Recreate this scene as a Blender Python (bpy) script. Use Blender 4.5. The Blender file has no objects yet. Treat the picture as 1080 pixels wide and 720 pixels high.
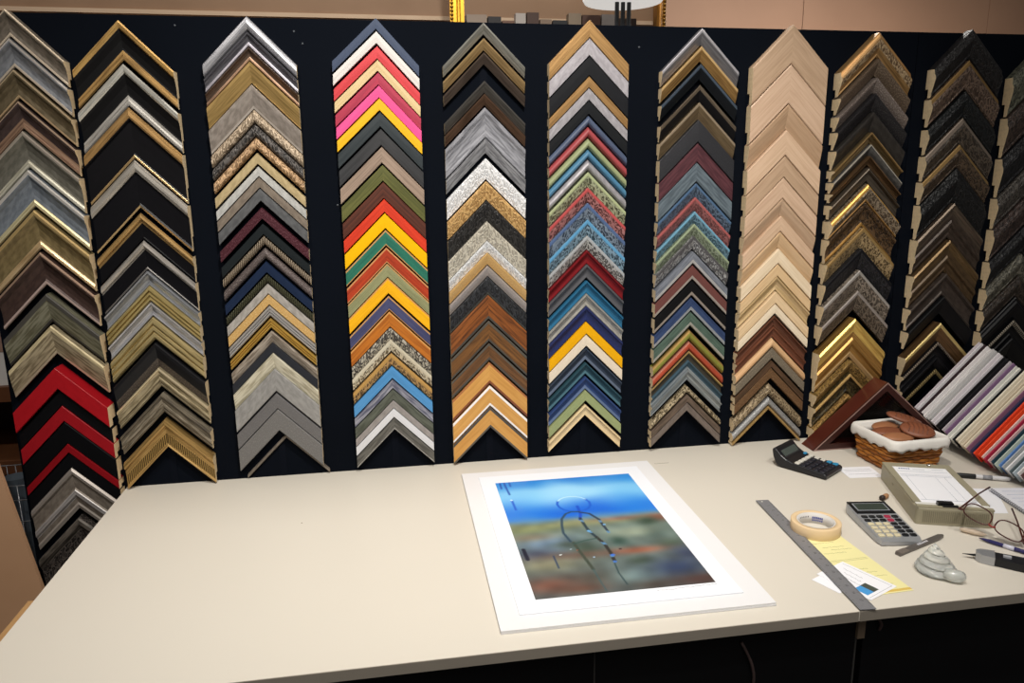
import bpy, bmesh, math, random
from mathutils import Vector, Matrix, noise
random.seed(7)
scene = bpy.context.scene
COL = scene.collection
TZ = 0.90                      # height of the counter top above the floor; every height below is measured from the counter top

# ------------------------------------------------------------------ camera
cam_data = bpy.data.cameras.new('camera'); cam = bpy.data.objects.new('camera', cam_data); COL.objects.link(cam)
cam_data.sensor_fit = 'HORIZONTAL'; cam_data.sensor_width = 36.0; cam_data.lens = 792.93 / 1080 * 36.0
cam_data.clip_start = 0.02
def look(yaw, pitch, roll, pos):
    fwd = Vector((math.sin(yaw)*math.cos(pitch), math.cos(yaw)*math.cos(pitch), -math.sin(pitch)))
    right = Vector((math.cos(yaw), -math.sin(yaw), 0)); up = right.cross(fwd)
    r = right*math.cos(roll) + up*math.sin(roll); u = up*math.cos(roll) - right*math.sin(roll)
    m = Matrix((( r.x, u.x, -fwd.x, pos[0]), (r.y, u.y, -fwd.y, pos[1]), (r.z, u.z, -fwd.z, pos[2]), (0, 0, 0, 1)))
    return m
cam.matrix_world = look(0.1643, 0.2185, -0.0106, (0.6851, -1.9516, 0.775 + TZ))
scene.camera = cam

# ------------------------------------------------------------------ world, lamps, exposure
world = bpy.data.worlds.new('shop_air'); scene.world = world; world.use_nodes = True
wb = world.node_tree.nodes['Background']; wb.inputs[0].default_value = (1.0, 0.95, 0.90, 1); wb.inputs[1].default_value = 0.12
scene.view_settings.view_transform = 'Standard'; scene.view_settings.look = 'None'
scene.view_settings.gamma = 1.0; scene.view_settings.use_curve_mapping = False
scene.view_settings.exposure = -0.36
def spot(name, pos, target, power, size=65, blend=0.8, radius=0.06, color=(1.0, 0.962, 0.892)):
    d = bpy.data.lights.new(name, 'SPOT'); d.energy = power; d.spot_size = math.radians(size); d.spot_blend = blend
    d.shadow_soft_size = radius; d.color = color
    o = bpy.data.objects.new(name, d); COL.objects.link(o)
    o.location = (pos[0], pos[1], pos[2] + TZ)
    v = Vector((target[0], target[1], target[2])) - Vector(pos)
    o.rotation_euler = v.to_track_quat('-Z', 'Y').to_euler()
    return o
spot('track_spot_lamp', (0.95, -1.30, 2.10), (0.95, 0.00, 0.12), 205, 90, 1.0)
spot('track_spot_lamp', (1.05, -1.95, 2.00), (1.05, -0.10, 0.20), 46, 74, 1.0)
spot('track_spot_lamp', (0.10, -1.40, 2.05), (0.10, -0.15, 0.05), 84, 82, 1.0)
spot('track_spot_lamp', (1.90, -1.40, 2.05), (1.88, -0.20, 0.0), 70, 76, 1.0)
def area(name, pos, target, power, size, color=(1.0, 0.95, 0.89)):
    d = bpy.data.lights.new(name, 'AREA'); d.energy = power; d.shape = 'RECTANGLE'; d.size = size[0]; d.size_y = size[1]; d.color = color
    o = bpy.data.objects.new(name, d); COL.objects.link(o); o.location = (pos[0], pos[1], pos[2] + TZ)
    o.rotation_euler = (Vector(target) - Vector(pos)).to_track_quat('-Z', 'Y').to_euler()
area('unseen_area_light', (0.9, -2.6, 2.0), (0.9, -1.2, 0.0), 14, (1.6, 0.8))
area('unseen_area_light', (0.5, 0.10, 1.95), (0.5, 0.75, 1.1), 15, (2.4, 0.3))  # unseen light added to brighten the beam and boards beyond the wall
area('unseen_area_light', (2.9, 1.3, 2.0), (2.9, 1.5, 0.0), 52, (1.6, 0.6))  # unseen light added to brighten the far wall

# ------------------------------------------------------------------ helpers
def lin(c):
    return tuple((x/12.92 if x <= 0.04045 else ((x+0.055)/1.055)**2.4) for x in c)
def hx(h):
    return lin(tuple(int(h[i:i+2], 16)/255 for i in (0, 2, 4)))
MATS = {}
def new_mat(name):
    m = bpy.data.materials.new(name); m.use_nodes = True
    nt = m.node_tree; b = nt.nodes['Principled BSDF']
    return m, nt, b
def plain(name, h, rough=0.5, metal=0.0, spec=0.4, coat=0.0, noise_amt=0.06, nscale=30.0, bump=0.0, h2=None):
    k = ('plain', name, h)
    if k in MATS: return MATS[k]
    m, nt, b = new_mat(name); c = hx(h)
    b.inputs['Roughness'].default_value = rough; b.inputs['Metallic'].default_value = metal
    b.inputs['Specular IOR Level'].default_value = spec; b.inputs['Coat Weight'].default_value = coat
    tc = nt.nodes.new('ShaderNodeTexCoord'); nz = nt.nodes.new('ShaderNodeTexNoise')
    nz.inputs['Scale'].default_value = nscale; nz.inputs['Detail'].default_value = 4
    nt.links.new(tc.outputs['Object'], nz.inputs['Vector'])
    mx = nt.nodes.new('ShaderNodeMix'); mx.data_type = 'RGBA'
    c2 = hx(h2) if h2 else tuple(x*(1-noise_amt*2) for x in c)
    mx.inputs[6].default_value = (*c, 1); mx.inputs[7].default_value = (*c2, 1)
    nt.links.new(nz.outputs['Fac'], mx.inputs[0]); nt.links.new(mx.outputs[2], b.inputs['Base Color'])
    if bump:
        bp = nt.nodes.new('ShaderNodeBump'); bp.inputs['Strength'].default_value = bump; bp.inputs['Distance'].default_value = 0.002
        nt.links.new(nz.outputs['Fac'], bp.inputs['Height']); nt.links.new(bp.outputs[0], b.inputs['Normal'])
    MATS[k] = m
    return m
def finish(kind, h1, h2):
    """A frame moulding's finish: paint, metal leaf, wood, carving and so on, its pattern running along the rail (uv in metres)."""
    k = (kind, h1, h2)
    if k in MATS: return MATS[k]
    word = dict(P='paint', M='metal_leaf', L='soft_leaf', D='weathered', W='wood', O='carved', B='beaded', S='stippled')[kind]
    m, nt, b = new_mat('moulding_' + word); N = nt.nodes.new; L = nt.links.new
    uv = N('ShaderNodeUVMap'); mp = N('ShaderNodeMapping'); L(uv.outputs[0], mp.inputs[0])
    c1, c2 = hx(h1), hx(h2)
    if kind in 'MOSBL':   # leaf and lacquer are a little greyer than pure pigment
        gr = lambda c, k: tuple(x + (0.3*c[0]+0.55*c[1]+0.15*c[2]-x)*k for x in c)
        c1, c2 = gr(c1, 0.16), gr(c2, 0.16)
    if kind == 'P' and sum(c1) < 0.09: c1, c2 = tuple(x*0.55 for x in c1), tuple(x*0.55 for x in c2); 
    ramp = N('ShaderNodeMix'); ramp.data_type = 'RGBA'; ramp.inputs[6].default_value = (*c1, 1); ramp.inputs[7].default_value = (*c2, 1)
    rough, metal, bump = 0.45, 0.0, 0.0; spec = 0.4
    nz = N('ShaderNodeTexNoise'); nz.inputs['Detail'].default_value = 5
    fac = nz.outputs['Fac']; height = fac
    def mapr(src, lo, hi, smooth=True):
        r = N('ShaderNodeMapRange'); r.interpolation_type = 'SMOOTHSTEP' if smooth else 'LINEAR'
        r.inputs[1].default_value = lo; r.inputs[2].default_value = hi; L(src, r.inputs[0]); return r.outputs[0]
    if kind == 'P':
        mp.inputs['Scale'].default_value = (40, 90, 1); nz.inputs['Scale'].default_value = 1; rough = 0.42; spec = 0.22
    elif kind == 'M':
        mp.inputs['Scale'].default_value = (14, 260, 1); nz.inputs['Scale'].default_value = 1; rough, metal, bump = 0.36, 0.58, 0.05
        fac = mapr(fac, 0.35, 0.75)
    elif kind == 'L':
        mp.inputs['Scale'].default_value = (60, 110, 1); nz.inputs['Scale'].default_value = 1; rough, metal = 0.42, 0.30
        fac = mapr(fac, 0.3, 0.7)
    elif kind == 'D':
        mp.inputs['Scale'].default_value = (22, 190, 1); nz.inputs['Scale'].default_value = 1; nz.inputs['Detail'].default_value = 8
        rough, metal, bump = 0.5, 0.15, 0.25; fac = mapr(fac, 0.38, 0.64)
    elif kind == 'W':
        mp.inputs['Scale'].default_value = (7, 170, 1); nz.inputs['Scale'].default_value = 1; nz.inputs['Detail'].default_value = 7
        nz.inputs['Distortion'].default_value = 1.2; rough, bump = 0.48, 0.08; fac = mapr(fac, 0.34, 0.68)
    elif kind == 'S':
        mp.inputs['Scale'].default_value = (420, 420, 1); nz.inputs['Scale'].default_value = 1; nz.inputs['Detail'].default_value = 2
        rough, metal, bump = 0.42, 0.3, 0.4; fac = mapr(fac, 0.52, 0.68)
    elif kind == 'B':
        wv = N('ShaderNodeTexWave'); mp.inputs['Scale'].default_value = (48, 0, 0); L(mp.outputs[0], wv.inputs[0])
        wv.inputs['Scale'].default_value = 1.0; wv.inputs['Distortion'].default_value = 0.0
        fac = mapr(wv.outputs['Fac'], 0.75, 0.25); height = wv.outputs['Fac']; rough, metal, bump = 0.38, 0.4, 0.9
    elif kind == 'O':
        wp = N('ShaderNodeTexNoise'); L(uv.outputs[0], wp.inputs[0]); wp.inputs['Scale'].default_value = 95.0; wp.inputs['Detail'].default_value = 1
        ad = N('ShaderNodeVectorMath'); ad.operation = 'MULTIPLY_ADD'; L(wp.outputs['Color'], ad.inputs[0]); ad.inputs[1].default_value = (0.012, 0.012, 0); L(uv.outputs[0], ad.inputs[2])
        wv = N('ShaderNodeTexWave'); wv.wave_type = 'RINGS'; wv.rings_direction = 'SPHERICAL'; wv.inputs['Scale'].default_value = 55.0; wv.inputs['Distortion'].default_value = 0.0
        vo = N('ShaderNodeTexVoronoi'); vo.feature = 'F1'; vo.inputs['Scale'].default_value = 95.0; L(ad.outputs[0], vo.inputs['Vector'])
        sn = N('ShaderNodeMath'); sn.operation = 'MULTIPLY'; L(vo.outputs['Distance'], sn.inputs[0]); sn.inputs[1].default_value = 13.0
        sn2 = N('ShaderNodeMath'); sn2.operation = 'SINE'; L(sn.outputs[0], sn2.inputs[0])
        height = mapr(sn2.outputs[0], -1.0, 1.0, False); nt.nodes.remove(wv)
        fac = mapr(height, 0.75, 0.05); rough, metal, bump = 0.46, 0.15, 0.55
    if kind not in ('B', 'O'): L(mp.outputs[0], nz.inputs['Vector'])
    L(fac, ramp.inputs[0]); L(ramp.outputs[2], b.inputs['Base Color'])
    b.inputs['Roughness'].default_value = rough; b.inputs['Metallic'].default_value = metal; b.inputs['Specular IOR Level'].default_value = spec
    if bump:
        bp = N('ShaderNodeBump'); bp.inputs['Strength'].default_value = bump; bp.inputs['Distance'].default_value = 0.0025
        L(height, bp.inputs['Height']); L(bp.outputs[0], b.inputs['Normal'])
    MATS[k] = m
    return m

def link(o, parent=None):
    COL.objects.link(o)
    if parent is not None: o.parent = parent
    return o
def tag(o, label=None, cat=None, group=None, kind=None):
    if label: o['label'] = label
    if cat: o['category'] = cat
    if group: o['group'] = group
    if kind: o['kind'] = kind
    return o
def thing(name, loc, label=None, cat=None, group=None, rz=0.0, kind=None):
    o = bpy.data.objects.new(name, None); o.empty_display_size = 0.02; COL.objects.link(o)
    o.location = (loc[0], loc[1], loc[2] + TZ); o.rotation_euler = (0, 0, rz)
    return tag(o, label, cat, group, kind)

class MB:
    """Collects faces of one part."""
    def __init__(s): s.v = []; s.f = []; s.m = []; s.sm = []
    def add(s, vs, fs, mi=0, smooth=False):
        n = len(s.v); s.v += [tuple(x) for x in vs]
        for f in fs: s.f.append([i+n for i in f]); s.m.append(mi); s.sm.append(smooth)
        return s
    def box(s, x0, x1, y0, y1, z0, z1, mi=0, M=None):
        vs = [(x0,y0,z0),(x1,y0,z0),(x1,y1,z0),(x0,y1,z0),(x0,y0,z1),(x1,y0,z1),(x1,y1,z1),(x0,y1,z1)]
        if M is not None: vs = [M @ Vector(v) for v in vs]
        return s.add(vs, [(0,3,2,1),(4,5,6,7),(0,1,5,4),(1,2,6,5),(2,3,7,6),(3,0,4,7)], mi)
    def rbox(s, x0, x1, y0, y1, z0, z1, r, n=4, ch=0.0, mi=0):
        """box with rounded vertical corners and a chamfered top edge"""
        def ring(inset, z):
            pts = []
            rr = max(r - inset, 1e-5)
            for cx, cy, a0 in ((x1-r, y1-r, 0), (x0+r, y1-r, 90), (x0+r, y0+r, 180), (x1-r, y0+r, 270)):
                for i in range(n+1):
                    a = math.radians(a0 + 90*i/n); pts.append((cx+rr*math.cos(a), cy+rr*math.sin(a), z))
            return pts
        rings = [ring(0, z0), ring(0, z1-ch)] + ([ring(ch, z1)] if ch else [])
        k = len(rings[0]); vs = sum(rings, []); fs = []
        for j in range(len(rings)-1):
            for i in range(k): fs.append((j*k+i, j*k+(i+1)%k, (j+1)*k+(i+1)%k, (j+1)*k+i))
        fs.append(tuple(reversed(range(k)))); fs.append(tuple(range((len(rings)-1)*k, len(rings)*k)))
        return s.add(vs, fs, mi)
    def tube(s, pts, r, n=8, mi=0, closed=False, caps=True):
        pts = [Vector(p) for p in pts]; N = len(pts); vs = []; fs = []
        rr = r if isinstance(r, (list, tuple)) else [r]*N
        ref = Vector((0, 0, 1))
        for i, p in enumerate(pts):
            a = pts[i-1] if (i or closed) else pts[i]; c = pts[(i+1) % N] if (i < N-1 or closed) else pts[i]
            t = (c - a).normalized()
            rf = ref if abs(t.dot(ref)) < 0.95 else Vector((1, 0, 0))
            u = t.cross(rf).normalized(); w = u.cross(t)
            for k in range(n):
                ang = 2*math.pi*k/n; vs.append(p + (u*math.cos(ang) + w*math.sin(ang))*rr[i])
        for i in range(N if closed else N-1):
            for k in range(n):
                j = (i+1) % N
                fs.append((i*n+k, j*n+k, j*n+(k+1)%n, i*n+(k+1)%n))
        if caps and not closed:
            fs.append(tuple(range(n))); fs.append(tuple(reversed(range((N-1)*n, N*n))))
        return s.add(vs, fs, mi, True)
    def lathe(s, prof, n=32, M=None, mi=0, closed=False):
        vs = []; fs = []
        for r, z in prof:
            for k in range(n):
                a = 2*math.pi*k/n; v = Vector((r*math.cos(a), r*math.sin(a), z)); vs.append(M @ v if M is not None else v)
        m = len(prof)
        for i in range(m if closed else m-1):
            j = (i+1) % m
            for k in range(n): fs.append((i*n+k, i*n+(k+1)%n, j*n+(k+1)%n, j*n+k))
        if not closed:
            fs.append(tuple(reversed(range(n)))); fs.append(tuple(range((m-1)*n, m*n)))
        return s.add(vs, fs, mi, True)
    def prism(s, poly, axis_from, axis_to, M=None, mi=0):
        """poly: (a,b) points in a plane; extruded between two values along y; points are (a, y, b)"""
        n = len(poly); vs = [(a, axis_from, b) for a, b in poly] + [(a, axis_to, b) for a, b in poly]
        if M is not None: vs = [M @ Vector(v) for v in vs]
        fs = [tuple(range(n)), tuple(reversed(range(n, 2*n)))] + [(i, n+i, n+(i+1)%n, (i+1)%n) for i in range(n)]
        return s.add(vs, fs, mi)
    def mesh(s, name, mats):
        me = bpy.data.meshes.new(name); me.from_pydata(s.v, [], s.f)
        for m in (mats if isinstance(mats, (list, tuple)) else [mats]): me.materials.append(m)
        me.polygons.foreach_set('material_index', s.m); me.polygons.foreach_set('use_smooth', s.sm)
        bm = bmesh.new(); bm.from_mesh(me); bmesh.ops.recalc_face_normals(bm, faces=bm.faces); bm.to_mesh(me); bm.free()
        return me
    def build(s, name, mats, parent=None, loc=None, rz=0.0):
        o = bpy.data.objects.new(name, s.mesh(name, mats)); link(o, parent)
        if loc is not None:
            o.location = (loc[0], loc[1], loc[2] + (0 if parent is not None else TZ)); o.rotation_euler = (0, 0, rz)
        return o
ORD = ['first','second','third','fourth','fifth','sixth','seventh','eighth','ninth','tenth','eleventh','twelfth','thirteenth','fourteenth','fifteenth','sixteenth','seventeenth','eighteenth','nineteenth','twentieth'] + ['twenty-'+w for w in ('first','second','third','fourth','fifth','sixth','seventh','eighth','ninth')] + ['thirtieth'] + ['thirty-'+w for w in ('first','second','third','fourth','fifth','sixth','seventh','eighth','ninth')]

# ------------------------------------------------------------------ the setting
M_black = plain('black_wall_paint', '090e17', 0.8, spec=0.06, nscale=3, noise_amt=0.2)
M_blackgap = plain('dark_strip', '090d16', 0.7, spec=0.06)
M_steel = plain('nail_steel', '4e5258', 0.5, 0.3)
wall = thing('wall_back', (0, 0, 0), kind='structure')
W_TOP = 1.139
MB().box(-0.240, 2.132, 0, 0.03, -0.90, W_TOP).build('panel', M_black, wall)
MB().box(2.1335, 3.50, 0, 0.03, -0.90, W_TOP).build('panel', M_black, wall)
for nx, nz in ((0.229, 1.118), (0.512, 1.083), (0.494, 1.11), (0.571, 0.705), (1.345, 1.088)):
    MB().lathe([(0.0026, 0), (0.0026, 0.001), (0.0015, 0.0016)], 10, Matrix.Translation((nx, 0, nz)) @ Matrix.Rotation(math.radians(90), 4, 'X')).build('nail_head', M_steel, wall)
tag(MB().box(-3.0, 5.5, -4.0, 3.2, -0.95, -0.90).build('floor', plain('floor_carpet', '3a3430', 0.9), None, (0, 0, 0)), kind='structure')
# far wall: warm panelled wood
fw = thing('wall_far', (0, 2.4, 0), kind='structure')
M_ply = plain('warm_plywood', 'b08a70', 0.6, h2='9c7860', nscale=2.5)
fx = -2.6
for wdt in (1.7, 1.55, 1.5, 1.0, 1.22, 1.6):
    MB().box(fx+0.002, fx+wdt-0.002, 0, 0.03, -0.9, 2.2).build('panel', M_ply, fw); fx += wdt
# ------------------------------------------------------------------ frame corner samples on the wall
# each column: apex x, half width, samples; each sample: apex height, height of the face measured down the wall, profile, thickness,
# finish kind, two colours, words, bands of another finish (from, to, part, kind, colours), shift
PROFILES = {
 'flat':  [(0,.90),(.04,.96),(.5,.97),(.96,.96),(1,.88)],
 'box':   [(0,.98),(.03,1),(.97,1),(1,.98)],
 'bevel': [(0,.92),(.05,1),(.2,.98),(.55,.80),(.9,.60),(1,.56)],
 'scoop': [(0,.9),(.05,1),(.16,.97),(.28,.74),(.48,.60),(.68,.55),(.82,.57),(.88,.66),(.96,.66),(1,.58)],
 'round': [(0,.5),(.1,.78),(.28,.95),(.5,1),(.72,.95),(.9,.78),(1,.55)],
 'step':  [(0,.8),(.06,.97),(.16,1),(.24,.9),(.27,.72),(.6,.68),(.9,.66),(.95,.72),(1,.66)],
 'reed':  [(0,.8),(.1,1),(.25,1),(.33,.82),(.42,.96),(.56,.96),(.64,.78),(.72,.9),(.88,.9),(1,.72)],
 'ogee':  [(0,.9),(.06,1),(.14,.98),(.2,.86),(.48,.76),(.54,.86),(.64,.84),(.7,.68),(.84,.6),(.9,.64),(1,.54)],
 'rev':   [(0,.74),(.05,.80),(.16,.84),(.24,.98),(.34,1),(.6,.84),(.85,.66),(.93,.68),(1,.58)],
}
M_raw = plain('raw_end_grain', 'f6dcb2', 0.7, noise_amt=0.2, nscale=160)
M_rawdark = plain('raw_end_dark', 'a8845c', 0.7, noise_amt=0.2, nscale=160)
def front_points(prof, t0, t1):
    P = PROFILES[prof]
    def d(t):
        for (a, da), (b, db) in zip(P, P[1:]):
            if a <= t <= b: return da + (db-da)*(t-a)/(b-a)
        return P[-1][1]
    ts = [t0] + [a for a, _ in P if t0+1e-4 < a < t1-1e-4] + [t1]
    return [(t, d(t)) for t in ts]
def rail_mesh(poly, H, D, hw, side, mats, raw_from, u0, name):
    """poly: closed cross-section (t, depth); swept along one leg of the corner, mitred at the apex, cut upright at its end."""
    vs = []; n = len(poly)
    for x in (0.0, hw):
        for t, d in poly: vs.append((side*x, -d*D - 0.0015, -x - t*H))
    fs = []; mi = []
    for i in range(n):
        j = (i+1) % n; fs.append((i, j, n+j, n+i)); mi.append(0 if i < raw_from else 1)
    fs.append(tuple(range(n))); mi.append(1); fs.append(tuple(range(n, 2*n))); mi.append(1)
    me = bpy.data.meshes.new(name); me.from_pydata(vs, [], fs)
    for m in mats: me.materials.append(m)
    me.polygons.foreach_set('material_index', mi)
    bm = bmesh.new(); bm.from_mesh(me); bmesh.ops.recalc_face_normals(bm, faces=bm.faces); bm.to_mesh(me); bm.free()
    # uv in metres: along the leg, and along the cross-section
    s = [0.0]
    for (a, da), (b, db) in zip(poly, poly[1:]): s.append(s[-1] + math.hypot((b-a)*H*0.7071, (db-da)*D))
    uvl = me.uv_layers.new(name='UVMap').data
    for p in me.polygons:
        for li in p.loop_indices:
            vi = me.loops[li].vertex_index
            uvl[li].uv = (u0 + (0 if vi < n else hw*1.4142), s[vi % n])
    return me
def corner_sample(X, hw, z, H, prof, D, kind, c1, c2, bands, label, dx, tilt=0.0):
    root = thing('frame_corner_sample', (X + dx, 0, z), label, 'frame sample', 'frame corner samples hung in columns on the black wall')
    root.rotation_euler = (0, tilt, 0)
    main = finish(kind, c1, c2); th = 0.0016 / D
    front = []
    cuts = sorted([0.0, 1.0] + [b[0] for b in bands] + [b[1] for b in bands])
    for a, b in zip(cuts, cuts[1:]):
        if b - a < 1e-6: continue
        low = th if any(q[0]-1e-6 <= a and b <= q[1]+1e-6 for q in bands) else 0.0
        front += [(t, d-low) for t, d in front_points(prof, a, b)]
    dl = front[-1][1]; rab = dl*0.5
    poly = [(0, 0)] + front + [(1, rab), (0.68, rab), (0.68, 0)]
    raw_from = len(front) + 1
    for side in (-1, 1):
        u0 = random.random()*5
        o = bpy.data.objects.new('rail', rail_mesh(poly, H, D, hw, side, [main, M_raw], raw_from, u0, 'rail')); link(o, root)
        for (t0, t1, nm, k, a, b) in bands:
            fp = front_points(prof, t0, t1)
            pp = fp + [(t, d-th) for t, d in reversed(fp)]
            if t0 < 1e-6: pp = fp + [(t, d-th) for t, d in reversed(fp)]
            o2 = bpy.data.objects.new(nm, rail_mesh(pp, H, D, hw, side, [finish(k, a, b), M_raw], len(pp), u0 + .37, nm)); link(o2, o)
    return root
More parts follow.
